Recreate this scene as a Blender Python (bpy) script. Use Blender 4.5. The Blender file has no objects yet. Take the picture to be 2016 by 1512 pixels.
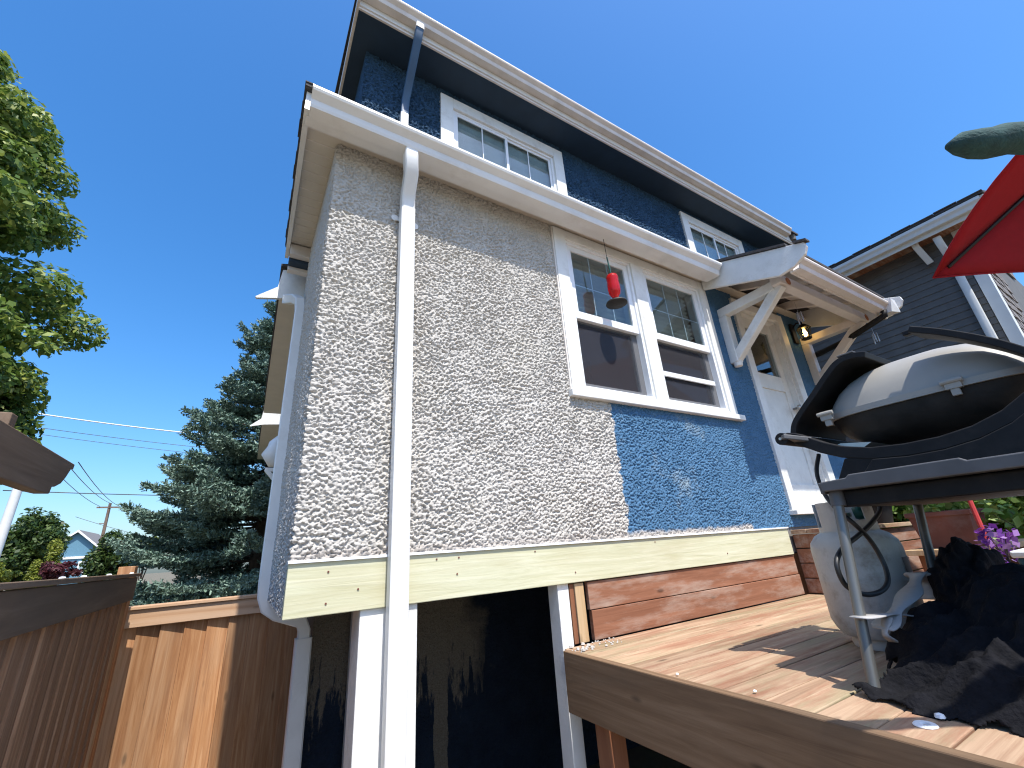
import bpy, bmesh, math, random
import numpy as np
from mathutils import Vector, Matrix
random.seed(7); rng = np.random.default_rng(7)
sc = bpy.context.scene
col = sc.collection
R = math.radians

# ------------------------------------------------------------------ camera (eye at the origin, X along the facade, Y into it)
cam_d = bpy.data.cameras.new('camera'); cam = bpy.data.objects.new('camera', cam_d); col.objects.link(cam)
sc.camera = cam
cam_d.sensor_width = 36.0; cam_d.lens = 36.0 * 831.96 / 2016.0
cam_d.clip_start = 0.02; cam_d.clip_end = 3000
def cam_axes(yaw, pit, rol):
    f = Vector((math.sin(yaw)*math.cos(pit), math.cos(yaw)*math.cos(pit), math.sin(pit)))
    r = f.cross(Vector((0, 0, 1))).normalized(); u = r.cross(f)
    return r*math.cos(rol)+u*math.sin(rol), -r*math.sin(rol)+u*math.cos(rol), f
cr, cu, cf = cam_axes(0.556096, 0.367058, -0.0702696)
cam.matrix_world = Matrix(((cr.x, cu.x, -cf.x, 0), (cr.y, cu.y, -cf.y, 0), (cr.z, cu.z, -cf.z, 0), (0, 0, 0, 1)))

# ------------------------------------------------------------------ sky and sun (sun behind the camera, light runs +Y and down)
SUN = Vector((0.035, 1.0, -1.80)).normalized()
elev = math.asin(-SUN.z)
world = bpy.data.worlds.new('World'); sc.world = world; world.use_nodes = True
wn = world.node_tree.nodes; wl = world.node_tree.links
sky = wn.new('ShaderNodeTexSky'); sky.sky_type = 'NISHITA'; sky.sun_disc = False
sky.sun_elevation = elev; sky.sun_rotation = math.pi
sky.air_density = 1.2; sky.dust_density = 2.0; sky.ozone_density = 8.0; sky.altitude = 50
bg = wn['Background']; bg.inputs['Strength'].default_value = 0.15
hs = wn.new('ShaderNodeHueSaturation'); hs.inputs['Saturation'].default_value = 1.23; hs.inputs['Value'].default_value = 1.0
wl.new(sky.outputs[0], hs.inputs['Color']); wl.new(hs.outputs[0], bg.inputs['Color'])
sd = bpy.data.lights.new('sun', 'SUN'); sd.energy = 3.9; sd.angle = R(0.53); sd.color = (1.0, 0.955, 0.88)
sun = bpy.data.objects.new('sun', sd); col.objects.link(sun)
sun.rotation_euler = SUN.to_track_quat('-Z', 'Y').to_euler()
vs = sc.view_settings; vs.view_transform = 'Standard'; vs.look = 'None'; vs.gamma = 1.0; vs.exposure = 0.78
vs.use_curve_mapping = False
sc.cycles.pixel_filter_type = 'BLACKMAN_HARRIS'; sc.cycles.filter_width = 1.15
sc.cycles.max_bounces = 6; sc.cycles.diffuse_bounces = 3; sc.cycles.transparent_max_bounces = 12
GZ = -1.6

# ------------------------------------------------------------------ materials
def newmat(name):
    m = bpy.data.materials.new(name); m.use_nodes = True
    return m, m.node_tree.nodes, m.node_tree.links, m.node_tree.nodes['Principled BSDF']
def ramp(n, stops):
    r = n.new('ShaderNodeValToRGB'); e = r.color_ramp.elements
    e[0].position, e[0].color = stops[0][0], (*stops[0][1], 1)
    e[1].position, e[1].color = stops[-1][0], (*stops[-1][1], 1)
    for p, c in stops[1:-1]:
        x = e.new(p); x.color = (*c, 1)
    return r
def plain(name, c, rough=0.6, metal=0.0, var=0.12, scale=6.0, bump=0.0, bscale=60.0, spec=0.5, dirt=None, dirt_amt=0.5):
    m, n, l, b = newmat(name)
    tc = n.new('ShaderNodeTexCoord'); nz = n.new('ShaderNodeTexNoise'); nz.inputs['Scale'].default_value = scale
    nz.inputs['Detail'].default_value = 6; l.new(tc.outputs['Object'], nz.inputs['Vector'])
    lo = tuple(x*(1-var) for x in c); hi = tuple(min(1, x*(1+var)) for x in c)
    rp = ramp(n, [(0.3, lo), (0.7, hi)]); l.new(nz.outputs['Fac'], rp.inputs[0])
    out = rp.outputs[0]
    if dirt:
        n2 = n.new('ShaderNodeTexNoise'); n2.inputs['Scale'].default_value = scale*0.7; n2.inputs['Detail'].default_value = 9
        n2.inputs['Roughness'].default_value = 0.7
        l.new(tc.outputs['Object'], n2.inputs['Vector'])
        r2 = ramp(n, [(0.52, (0, 0, 0)), (0.72, (dirt_amt,)*3)]); l.new(n2.outputs['Fac'], r2.inputs[0])
        mx = n.new('ShaderNodeMix'); mx.data_type = 'RGBA'; l.new(r2.outputs[0], mx.inputs[0]); l.new(out, mx.inputs[6]); mx.inputs[7].default_value = (*dirt, 1)
        out = mx.outputs[2]
    l.new(out, b.inputs['Base Color']); b.inputs['Roughness'].default_value = rough; b.inputs['Metallic'].default_value = metal
    b.inputs['Specular IOR Level'].default_value = spec
    if bump:
        n3 = n.new('ShaderNodeTexNoise'); n3.inputs['Scale'].default_value = bscale; n3.inputs['Detail'].default_value = 5
        l.new(tc.outputs['Object'], n3.inputs['Vector'])
        bp = n.new('ShaderNodeBump'); bp.inputs['Strength'].default_value = bump; bp.inputs['Distance'].default_value = 0.01
        l.new(n3.outputs['Fac'], bp.inputs['Height']); l.new(bp.outputs[0], b.inputs['Normal'])
    return m
def wood(name, stops, axis, grain=30.0, rough=0.75, rnd=0.35, bump=0.25, knots=True, stain=None, stain_amt=0.5, stain_scale=2.5, blotch=None):
    """boards with grain along `axis`; every board (object) gets its own tint and offset"""
    m, n, l, b = newmat(name)
    tc = n.new('ShaderNodeTexCoord'); oi = n.new('ShaderNodeObjectInfo')
    mul = n.new('ShaderNodeMath'); mul.operation = 'MULTIPLY'; mul.inputs[1].default_value = 57.0; l.new(oi.outputs['Random'], mul.inputs[0])
    add = n.new('ShaderNodeVectorMath'); add.operation = 'ADD'; l.new(tc.outputs['Object'], add.inputs[0]); l.new(mul.outputs[0], add.inputs[1])
    mp = n.new('ShaderNodeMapping'); s = [grain]*3; s['xyz'.index(axis)] = grain*0.05
    mp.inputs['Scale'].default_value = s; l.new(add.outputs[0], mp.inputs['Vector'])
    nz = n.new('ShaderNodeTexNoise'); nz.inputs['Scale'].default_value = 1.0; nz.inputs['Detail'].default_value = 8; nz.inputs['Roughness'].default_value = 0.62
    nz.inputs['Distortion'].default_value = 0.8
    l.new(mp.outputs[0], nz.inputs['Vector'])
    rp = ramp(n, stops); l.new(nz.outputs['Fac'], rp.inputs[0]); out = rp.outputs[0]
    if knots:
        mk = n.new('ShaderNodeMapping'); ks = [9.0]*3; ks['xyz'.index(axis)] = 3.2; mk.inputs['Scale'].default_value = ks; l.new(add.outputs[0], mk.inputs['Vector'])
        vo = n.new('ShaderNodeTexVoronoi'); vo.inputs['Scale'].default_value = 1.0; l.new(mk.outputs[0], vo.inputs['Vector'])
        kr = ramp(n, [(0.05, (0.3, 0.3, 0.3)), (0.13, (1, 1, 1))]); l.new(vo.outputs['Distance'], kr.inputs[0])
        mx = n.new('ShaderNodeMix'); mx.data_type = 'RGBA'; mx.blend_type = 'MULTIPLY'; mx.inputs[0].default_value = 0.8
        l.new(out, mx.inputs[6]); l.new(kr.outputs[0], mx.inputs[7]); out = mx.outputs[2]
    if stain:
        n2 = n.new('ShaderNodeTexNoise'); n2.inputs['Scale'].default_value = stain_scale; n2.inputs['Detail'].default_value = 9; n2.inputs['Roughness'].default_value = 0.68
        ms = n.new('ShaderNodeMapping'); qs = [1.6]*3; qs['xyz'.index(axis)] = 0.32; ms.inputs['Scale'].default_value = qs; l.new(add.outputs[0], ms.inputs['Vector']); l.new(ms.outputs[0], n2.inputs['Vector'])
        r2 = ramp(n, [(0.46, (0, 0, 0)), (0.66, (stain_amt,)*3)]); l.new(n2.outputs['Fac'], r2.inputs[0])
        m3 = n.new('ShaderNodeMix'); m3.data_type = 'RGBA'; l.new(r2.outputs[0], m3.inputs[0]); l.new(out, m3.inputs[6]); m3.inputs[7].default_value = (*stain, 1)
        out = m3.outputs[2]
    if blotch:
        mb_ = n.new('ShaderNodeMapping'); q_ = [7.0]*3; q_['xyz'.index(axis)] = 0.9; mb_.inputs['Scale'].default_value = q_; l.new(add.outputs[0], mb_.inputs['Vector'])
        n4 = n.new('ShaderNodeTexNoise'); n4.inputs['Scale'].default_value = 1.3; n4.inputs['Detail'].default_value = 10; n4.inputs['Roughness'].default_value = 0.75; l.new(mb_.outputs[0], n4.inputs['Vector'])
        r4 = ramp(n, [(0.48, (0, 0, 0)), (0.62, (0.75, 0.75, 0.75))]); l.new(n4.outputs['Fac'], r4.inputs[0])
        m4 = n.new('ShaderNodeMix'); m4.data_type = 'RGBA'; l.new(r4.outputs[0], m4.inputs[0]); l.new(out, m4.inputs[6]); m4.inputs[7].default_value = (*blotch, 1)
        out = m4.outputs[2]
    hsv = n.new('ShaderNodeHueSaturation'); l.new(out, hsv.inputs['Color'])
    mr = n.new('ShaderNodeMapRange'); mr.inputs['To Min'].default_value = 1-rnd; mr.inputs['To Max'].default_value = 1+rnd; l.new(oi.outputs['Random'], mr.inputs['Value'])
    l.new(mr.outputs[0], hsv.inputs['Value'])
    l.new(hsv.outputs[0], b.inputs['Base Color']); b.inputs['Roughness'].default_value = rough; b.inputs['Specular IOR Level'].default_value = 0.25
    bp = n.new('ShaderNodeBump'); bp.inputs['Strength'].default_value = bump; bp.inputs['Distance'].default_value = 0.004
    l.new(nz.outputs['Fac'], bp.inputs['Height']); l.new(bp.outputs[0], b.inputs['Normal'])
    return m
def stucco(name, mode):
    """rough-cast paint: bare grey primer on the left, blue to the right, split along X in object space (paint, not light)"""
    m, n, l, b = newmat(name)
    tc = n.new('ShaderNodeTexCoord')
    nz = n.new('ShaderNodeTexNoise'); nz.inputs['Scale'].default_value = 7; nz.inputs['Detail'].default_value = 8; nz.inputs['Roughness'].default_value = 0.65
    l.new(tc.outputs['Object'], nz.inputs['Vector'])
    fine = n.new('ShaderNodeTexNoise'); fine.inputs['Scale'].default_value = 120; fine.inputs['Detail'].default_value = 4; l.new(tc.outputs['Object'], fine.inputs['Vector'])
    grey = ramp(n, [(0.3, (0.44, 0.41, 0.37)), (0.7, (0.54, 0.51, 0.465))]); l.new(nz.outputs['Fac'], grey.inputs[0])
    blue = ramp(n, [(0.3, (0.056, 0.138, 0.240)), (0.7, (0.084, 0.182, 0.305))]); l.new(nz.outputs['Fac'], blue.inputs[0])
    navy = ramp(n, [(0.3, (0.024, 0.064, 0.122)), (0.7, (0.038, 0.092, 0.168))]); l.new(nz.outputs['Fac'], navy.inputs[0])
    sx = n.new('ShaderNodeSeparateXYZ'); l.new(tc.outputs['Object'], sx.inputs[0])
    def edge(sock, at, width, jitter, scale):
        e = n.new('ShaderNodeTexNoise'); e.inputs['Scale'].default_value = scale; e.inputs['Detail'].default_value = 7; l.new(tc.outputs['Object'], e.inputs['Vector'])
        a = n.new('ShaderNodeMath'); a.operation = 'MULTIPLY_ADD'; a.inputs[1].default_value = jitter; l.new(e.outputs['Fac'], a.inputs[0]); l.new(sock, a.inputs[2])
        mr = n.new('ShaderNodeMapRange'); mr.inputs['From Min'].default_value = at+jitter/2-width; mr.inputs['From Max'].default_value = at+jitter/2+width
        l.new(a.outputs[0], mr.inputs['Value']); return mr.outputs[0]
    def mixc(f, a, c):
        mx = n.new('ShaderNodeMix'); mx.data_type = 'RGBA'; l.new(f, mx.inputs[0]); l.new(a, mx.inputs[6])
        if isinstance(c, tuple): mx.inputs[7].default_value = (*c, 1)
        else: l.new(c, mx.inputs[7])
        return mx.outputs[2]
    if mode == 'front':
        ys = n.new('ShaderNodeMath'); ys.operation = 'COMPARE'
        yl = n.new('ShaderNodeTexNoise'); yl.inputs['Scale'].default_value = 2.6; yl.inputs['Detail'].default_value = 7; l.new(tc.outputs['Object'], yl.inputs['Vector'])
        yr = ramp(n, [(0.5, (0, 0, 0)), (0.75, (0.45, 0.45, 0.45))]); l.new(yl.outputs['Fac'], yr.inputs[0])
        gy = mixc(yr.outputs[0], grey.outputs[0], (0.50, 0.465, 0.40))
        out = mixc(edge(sx.outputs['X'], 2.01, 0.006, 0.17, 13), gy, blue.outputs[0])
        # worn pale patches on the old blue paint
        w = n.new('ShaderNodeTexNoise'); w.inputs['Scale'].default_value = 2.3; w.inputs['Detail'].default_value = 10; w.inputs['Roughness'].default_value = 0.72
        l.new(tc.outputs['Object'], w.inputs['Vector'])
        wr = ramp(n, [(0.57, (0, 0, 0)), (0.72, (0.75, 0.75, 0.75))]); l.new(w.outputs['Fac'], wr.inputs[0])
        gt = n.new('ShaderNodeMath'); gt.operation = 'GREATER_THAN'; gt.inputs[1].default_value = 2.05; l.new(sx.outputs['X'], gt.inputs[0])
        mm = n.new('ShaderNodeMath'); mm.operation = 'MULTIPLY'; l.new(wr.outputs[0], mm.inputs[0]); l.new(gt.outputs[0], mm.inputs[1])
        out = mixc(mm.outputs[0], out, (0.30, 0.36, 0.38))
        fk = n.new('ShaderNodeTexNoise'); fk.inputs['Scale'].default_value = 34; fk.inputs['Detail'].default_value = 6; fk.inputs['Roughness'].default_value = 0.7; l.new(tc.outputs['Object'], fk.inputs['Vector'])
        fr_ = ramp(n, [(0.60, (0, 0, 0)), (0.70, (0.6, 0.6, 0.6))]); l.new(fk.outputs['Fac'], fr_.inputs[0])
        m6 = n.new('ShaderNodeMath'); m6.operation = 'MULTIPLY'; l.new(fr_.outputs[0], m6.inputs[0]); l.new(gt.outputs[0], m6.inputs[1])
        out = mixc(m6.outputs[0], out, (0.22, 0.31, 0.37))
        # scraped bare cement just above the rim board
        lowz = n.new('ShaderNodeMath'); lowz.operation = 'MULTIPLY'; lowz.inputs[1].default_value = -1; l.new(sx.outputs['Z'], lowz.inputs[0])
        f2 = edge(lowz.outputs[0], -0.035, 0.012, 0.05, 14)
        out = mixc(f2, out, (0.42, 0.38, 0.34))
        # plain blue again, over the worn patches, right of the window
        out = mixc(edge(sx.outputs['X'], 3.30, 0.01, 0.05, 9), out, blue.outputs[0])
    elif mode == 'navy':
        out = navy.outputs[0]
    elif mode == 'side':
        out = grey.outputs[0]
    else:   # basement: grey-beige undercoat showing through old navy in drips
        mp = n.new('ShaderNodeMapping'); mp.inputs['Scale'].default_value = (16, 16, 3.0); l.new(tc.outputs['Object'], mp.inputs['Vector'])
        d = n.new('ShaderNodeTexNoise'); d.inputs['Scale'].default_value = 1; d.inputs['Detail'].default_value = 12; d.inputs['Roughness'].default_value = 0.72; l.new(mp.outputs[0], d.inputs['Vector'])
        a = n.new('ShaderNodeMath'); a.operation = 'MULTIPLY_ADD'; a.inputs[1].default_value = 1.9; l.new(d.outputs['Fac'], a.inputs[0]); l.new(sx.outputs['Z'], a.inputs[2])
        mr = n.new('ShaderNodeMapRange'); mr.inputs['From Min'].default_value = 0.10; mr.inputs['From Max'].default_value = 0.22; l.new(a.outputs[0], mr.inputs['Value'])
        bk = ramp(n, [(0.3, (0.008, 0.014, 0.026)), (0.7, (0.014, 0.024, 0.042))]); l.new(nz.outputs['Fac'], bk.inputs[0])  # old navy darkened: deep shade under the overhang put into the colour
        be = ramp(n, [(0.3, (0.13, 0.108, 0.080)), (0.7, (0.20, 0.17, 0.13))]); l.new(fine.outputs['Fac'], be.inputs[0])
        out = mixc(mr.outputs[0], bk.outputs[0], be.outputs[0])
        for xs_, w_ in ((1.02, 0.035), (1.28, 0.05)):      # two scraped vertical strips
            df = n.new('ShaderNodeMath'); df.operation = 'SUBTRACT'; df.inputs[1].default_value = xs_; l.new(sx.outputs['X'], df.inputs[0])
            ab = n.new('ShaderNodeMath'); ab.operation = 'ABSOLUTE'; l.new(df.outputs[0], ab.inputs[0])
            jn = n.new('ShaderNodeMath'); jn.operation = 'MULTIPLY_ADD'; jn.inputs[1].default_value = 0.09; l.new(d.outputs['Fac'], jn.inputs[0]); l.new(ab.outputs[0], jn.inputs[2])
            lt_ = n.new('ShaderNodeMath'); lt_.operation = 'LESS_THAN'; lt_.inputs[1].default_value = w_+0.045; l.new(jn.outputs[0], lt_.inputs[0])
            out = mixc(lt_.outputs[0], out, be.outputs[0])
        rx = edge(sx.outputs['X'], 1.55, 0.08, 0.45, 6)  # right end wholly in the darkened navy, standing in for shade
        out = mixc(rx, out, bk.outputs[0])
    l.new(out, b.inputs['Base Color']); b.inputs['Roughness'].default_value = 0.85; b.inputs['Specular IOR Level'].default_value = 0.2
    bp = n.new('ShaderNodeBump'); bp.inputs['Distance'].default_value = 0.006
    if mode in ('front', 'side'):
        bp.inputs['Strength'].default_value = 0.55; l.new(fine.outputs['Fac'], bp.inputs['Height'])
    else:
        c = n.new('ShaderNodeTexNoise'); c.inputs['Scale'].default_value = 38; c.inputs['Detail'].default_value = 5; c.inputs['Roughness'].default_value = 0.6; l.new(tc.outputs['Object'], c.inputs['Vector'])
        bp.inputs['Strength'].default_value = 1.0; bp.inputs['Distance'].default_value = 0.035; l.new(c.outputs['Fac'], bp.inputs['Height'])
    l.new(bp.outputs[0], b.inputs['Normal'])
    return m
def glass(name, tint=(0.75, 0.82, 0.84), see=0.45):
    m, n, l, b = newmat(name)
    n.remove(b); o = n['Material Output']
    gl = n.new('ShaderNodeBsdfGlossy'); gl.inputs['Roughness'].default_value = 0.015
    tr = n.new('ShaderNodeBsdfTransparent'); tr.inputs['Color'].default_value = (*tint, 1)
    lw = n.new('ShaderNodeLayerWeight'); lw.inputs['Blend'].default_value = 0.5
    pw = n.new('ShaderNodeMath'); pw.operation = 'POWER'; pw.inputs[1].default_value = 4.0; l.new(lw.outputs['Facing'], pw.inputs[0])
    mr = n.new('ShaderNodeMath'); mr.operation = 'MULTIPLY_ADD'; mr.inputs[1].default_value = 0.9; mr.inputs[2].default_value = 0.055; l.new(pw.outputs[0], mr.inputs[0])
    mx = n.new('ShaderNodeMixShader'); l.new(mr.outputs[0], mx.inputs[0]); l.new(tr.outputs[0], mx.inputs[1]); l.new(gl.outputs[0], mx.inputs[2])
    l.new(mx.outputs[0], o.inputs['Surface'])
    return m
def leafmat(name, c1, c2, c3, rough=0.5, trans=0.35):
    m, n, l, b = newmat(name)
    tc = n.new('ShaderNodeTexCoord'); ge = n.new('ShaderNodeNewGeometry')
    nz = n.new('ShaderNodeTexNoise'); nz.inputs['Scale'].default_value = 1.3; nz.inputs['Detail'].default_value = 3; l.new(tc.outputs['Object'], nz.inputs['Vector'])
    ad = n.new('ShaderNodeMath'); ad.operation = 'MULTIPLY_ADD'; ad.inputs[1].default_value = 0.6; l.new(ge.outputs['Random Per Island'], ad.inputs[0])
    hf = n.new('ShaderNodeMath'); hf.operation = 'MULTIPLY'; hf.inputs[1].default_value = 0.45; l.new(nz.outputs['Fac'], hf.inputs[0]); l.new(hf.outputs[0], ad.inputs[2])
    rp = ramp(n, [(0.15, c1), (0.5, c2), (0.85, c3)]); l.new(ad.outputs[0], rp.inputs[0])
    l.new(rp.outputs[0], b.inputs['Base Color']); b.inputs['Roughness'].default_value = rough; b.inputs['Specular IOR Level'].default_value = 0.4
    if trans:
        o = n['Material Output']; tl = n.new('ShaderNodeBsdfTranslucent'); l.new(rp.outputs[0], tl.inputs['Color'])
        mx = n.new('ShaderNodeMixShader'); mx.inputs[0].default_value = trans; l.new(b.outputs[0], mx.inputs[1]); l.new(tl.outputs[0], mx.inputs[2]); l.new(mx.outputs[0], o.inputs['Surface'])
    return m
M = {}
M['white'] = plain('white_paint', (0.74, 0.735, 0.70), 0.5, var=0.06, scale=9, dirt=(0.40, 0.36, 0.30), dirt_amt=0.4, bump=0.15)
M['whitemetal'] = plain('white_aluminium', (0.74, 0.73, 0.70), 0.38, var=0.05, scale=5, dirt=(0.46, 0.42, 0.36), dirt_amt=0.35, bump=0.05, bscale=25)
M['vinyl'] = plain('white_vinyl', (0.80, 0.81, 0.82), 0.35, var=0.03)
M['soffit'] = plain('soffit_aluminium', (0.62, 0.56, 0.47), 0.5, var=0.05)
M['pink'] = plain('old_white_paint', (0.70, 0.64, 0.58), 0.55, var=0.08, dirt=(0.45, 0.36, 0.28), dirt_amt=0.35, bump=0.15)
M['bluepaint'] = plain('blue_painted_metal', (0.035, 0.085, 0.16), 0.5, var=0.1)
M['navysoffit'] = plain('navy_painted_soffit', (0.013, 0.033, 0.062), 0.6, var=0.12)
M['stucco'] = stucco('rough_cast_front', 'front'); M['stucco_side'] = stucco('rough_cast_side', 'side')
M['stucco_blue'] = stucco('rough_cast_blue', 'navy'); M['stucco_base'] = stucco('rough_cast_basement', 'base')
M['shingle'] = plain('asphalt_shingle', (0.055, 0.05, 0.05), 0.9, var=0.35, scale=40, bump=0.5, bscale=120)
M['treated'] = wood('pressure_treated_wood', [(0.3, (0.47, 0.455, 0.285)), (0.5, (0.56, 0.545, 0.375)), (0.7, (0.63, 0.61, 0.45))], 'x', 40, rnd=0.03, bump=0.4, knots=False, stain=(0.44, 0.38, 0.22), stain_amt=0.35, stain_scale=4.0)
M['redwood'] = wood('red_stained_wood', [(0.25, (0.17, 0.070, 0.038)), (0.5, (0.25, 0.108, 0.060)), (0.75, (0.32, 0.150, 0.088))], 'x', 34, rnd=0.08, stain=(0.45, 0.36, 0.29), stain_amt=0.6, stain_scale=7.0)
M['deck'] = wood('weathered_deck_wood', [(0.25, (0.19, 0.115, 0.070)), (0.42, (0.32, 0.205, 0.130)), (0.58, (0.42, 0.29, 0.19)), (0.8, (0.54, 0.42, 0.30))], 'x', 26, rnd=0.14, stain=(0.23, 0.205, 0.115), stain_amt=0.8, stain_scale=4.5, blotch=(0.26, 0.115, 0.068), bump=0.5)
M['fascia_wood'] = wood('grey_brown_rim_wood', [(0.25, (0.12, 0.070, 0.038)), (0.5, (0.21, 0.128, 0.072)), (0.75, (0.29, 0.19, 0.115))], 'y', 26, rnd=0.10, stain=(0.13, 0.10, 0.07), stain_amt=0.6)
M['cedar'] = wood('cedar_picket', [(0.25, (0.24, 0.095, 0.038)), (0.5, (0.40, 0.20, 0.090)), (0.75, (0.54, 0.32, 0.175))], 'z', 42, rnd=0.25, stain=(0.33, 0.22, 0.14), stain_amt=0.5)
M['cedar_dark'] = wood('shaded_cedar_picket', [(0.25, (0.22, 0.105, 0.055)), (0.5, (0.35, 0.19, 0.105)), (0.75, (0.48, 0.29, 0.175))], 'z', 36, rnd=0.14, stain=(0.16, 0.11, 0.08), stain_amt=0.5)  # cedar darkened, the side fence's shade put into its colour
M['cedar_cap'] = wood('cedar_cap_rail', [(0.25, (0.40, 0.22, 0.12)), (0.5, (0.52, 0.33, 0.20)), (0.75, (0.60, 0.42, 0.29))], 'x', 20, rnd=0.08)
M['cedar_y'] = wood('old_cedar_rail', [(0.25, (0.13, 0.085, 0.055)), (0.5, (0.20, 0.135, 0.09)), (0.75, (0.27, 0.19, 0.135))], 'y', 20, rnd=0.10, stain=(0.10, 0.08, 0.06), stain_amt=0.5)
M['post'] = wood('dark_post_wood', [(0.25, (0.16, 0.06, 0.03)), (0.5, (0.24, 0.10, 0.05)), (0.75, (0.30, 0.14, 0.07))], 'z', 18, rnd=0.15)
M['palepost'] = wood('pale_post_wood', [(0.25, (0.38, 0.24, 0.12)), (0.5, (0.48, 0.33, 0.18)), (0.75, (0.56, 0.42, 0.26))], 'z', 22, rnd=0.1)
M['glass'] = glass('window_glass')
def screenmat():
    m, n, l, b = newmat('insect_screen_mesh'); b.inputs['Base Color'].default_value = (0.045, 0.042, 0.048, 1); b.inputs['Roughness'].default_value = 0.8; b.inputs['Specular IOR Level'].default_value = 0.1
    o = n['Material Output']; t = n.new('ShaderNodeBsdfTransparent'); mx = n.new('ShaderNodeMixShader'); mx.inputs[0].default_value = 0.62
    l.new(t.outputs[0], mx.inputs[1]); l.new(b.outputs[0], mx.inputs[2]); l.new(mx.outputs[0], o.inputs['Surface']); return m
M['screen'] = screenmat()
M['dark'] = plain('dark_interior', (0.03, 0.028, 0.027), 0.9, var=0.3, scale=2)
M['room'] = plain('room_wall', (0.20, 0.19, 0.18), 0.9)
M['blind'] = plain('white_blind', (0.72, 0.72, 0.70), 0.6)
M['grillgrey'] = plain('cast_aluminium_paint', (0.31, 0.295, 0.265), 0.48, metal=0.0, var=0.04, dirt=(0.40, 0.37, 0.33), dirt_amt=0.25, scale=9)
M['bowl'] = plain('sooty_cast_bowl', (0.018, 0.016, 0.014), 0.6, spec=0.3, var=0.4, scale=14, bump=0.15)
M['black'] = plain('black_plastic', (0.010, 0.010, 0.011), 0.6, var=0.25, scale=20, spec=0.25, dirt=(0.04, 0.036, 0.032), dirt_amt=0.25)
M['greyplastic'] = plain('faded_grey_plastic', (0.085, 0.085, 0.088), 0.5, var=0.15, scale=12)
M['tube'] = plain('grey_painted_steel', (0.17, 0.165, 0.15), 0.38, metal=0.5, var=0.15)
M['steel'] = plain('bare_steel', (0.45, 0.43, 0.40), 0.35, metal=0.9, var=0.2)
M['tank'] = plain('propane_tank_paint', (0.47, 0.45, 0.40), 0.5, var=0.10, scale=9, dirt=(0.17, 0.125, 0.08), dirt_amt=0.8, bump=0.15)
M['rubber'] = plain('black_rubber', (0.012, 0.012, 0.012), 0.5, var=0.2)
M['teal'] = plain('green_knob', (0.01, 0.10, 0.075), 0.4)
M['redplastic'] = plain('red_plastic', (0.42, 0.03, 0.02), 0.4)
M['cover'] = plain('black_cover_fabric', (0.008, 0.008, 0.010), 0.9, spec=0.15, var=0.4, scale=30, bump=0.6, bscale=90)
M['silver'] = plain('grey_cloth', (0.36, 0.35, 0.34), 0.6, var=0.1, bump=0.2)
M['terracotta'] = plain('dark_terracotta', (0.16, 0.055, 0.035), 0.8, var=0.25, dirt=(0.22, 0.18, 0.15), dirt_amt=0.4)
M['bluebin'] = plain('blue_bin', (0.03, 0.09, 0.13), 0.5)
M['redfabric'] = plain('red_umbrella_fabric', (0.50, 0.012, 0.020), 0.85, var=0.08, scale=30, bump=0.15, bscale=300)
def fabric(name, c):
    m = plain(name, c, 0.85, var=0.08, scale=30, bump=0.25, bscale=420); n = m.node_tree.nodes; l = m.node_tree.links; b = n['Principled BSDF']; o = n['Material Output']
    t = n.new('ShaderNodeBsdfTranslucent'); t.inputs['Color'].default_value = (*c, 1); mx = n.new('ShaderNodeMixShader'); mx.inputs[0].default_value = 0.4
    l.new(b.outputs[0], mx.inputs[1]); l.new(t.outputs[0], mx.inputs[2]); l.new(mx.outputs[0], o.inputs['Surface']); return m
M['redfabric'] = fabric('red_umbrella_cloth', (0.42, 0.010, 0.018))
M['greenfabric'] = plain('dark_green_fabric', (0.022, 0.060, 0.056), 0.9, var=0.3, scale=40, bump=0.4, bscale=150)
M['siding'] = plain('dark_grey_siding', (0.118, 0.112, 0.104), 0.75, var=0.15, scale=5, bump=0.15)
M['shake'] = plain('grey_brown_shake', (0.19, 0.17, 0.16), 0.85, var=0.25, scale=9, bump=0.4)
M['ntrim'] = plain('neighbour_trim', (0.66, 0.66, 0.63), 0.5, var=0.04)
M['bark'] = plain('bark', (0.075, 0.055, 0.04), 0.95, var=0.4, scale=14, bump=0.8, bscale=40)
M['maple'] = leafmat('maple_leaf', (0.045, 0.095, 0.016), (0.14, 0.22, 0.038), (0.35, 0.39, 0.09))
M['spruce'] = leafmat('blue_spruce_needle', (0.045, 0.085, 0.060), (0.13, 0.205, 0.16), (0.27, 0.37, 0.30), rough=0.6, trans=0.0)
M['leaf'] = leafmat('dark_leaf', (0.020, 0.045, 0.010), (0.045, 0.085, 0.018), (0.10, 0.14, 0.03))
M['lime'] = leafmat('lime_leaf', (0.10, 0.14, 0.015), (0.19, 0.22, 0.025), (0.30, 0.31, 0.05))
M['purple'] = leafmat('dark_red_leaf', (0.045, 0.010, 0.014), (0.09, 0.02, 0.025), (0.14, 0.04, 0.045))
M['fresh'] = leafmat('fresh_leaf', (0.06, 0.13, 0.015), (0.16, 0.27, 0.04), (0.34, 0.42, 0.12))
M['violet'] = leafmat('violet_petal', (0.10, 0.02, 0.20), (0.20, 0.05, 0.34), (0.42, 0.25, 0.48))
M['polewood'] = plain('pole_wood', (0.16, 0.11, 0.08), 0.9, var=0.2)
M['wire'] = plain('cable', (0.05, 0.05, 0.06), 0.4)
M['farwall'] = plain('blue_lap_siding', (0.10, 0.22, 0.30), 0.7); M['farroof'] = plain('grey_far_shingle', (0.17, 0.16, 0.155), 0.9)
M['soil'] = plain('ground_soil', (0.15, 0.125, 0.085), 0.95, var=0.4, scale=1.5, bump=0.6, bscale=9, dirt=(0.07, 0.10, 0.03), dirt_amt=0.8)
M['concrete'] = plain('concrete', (0.13, 0.125, 0.115), 0.9, var=0.15)
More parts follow.
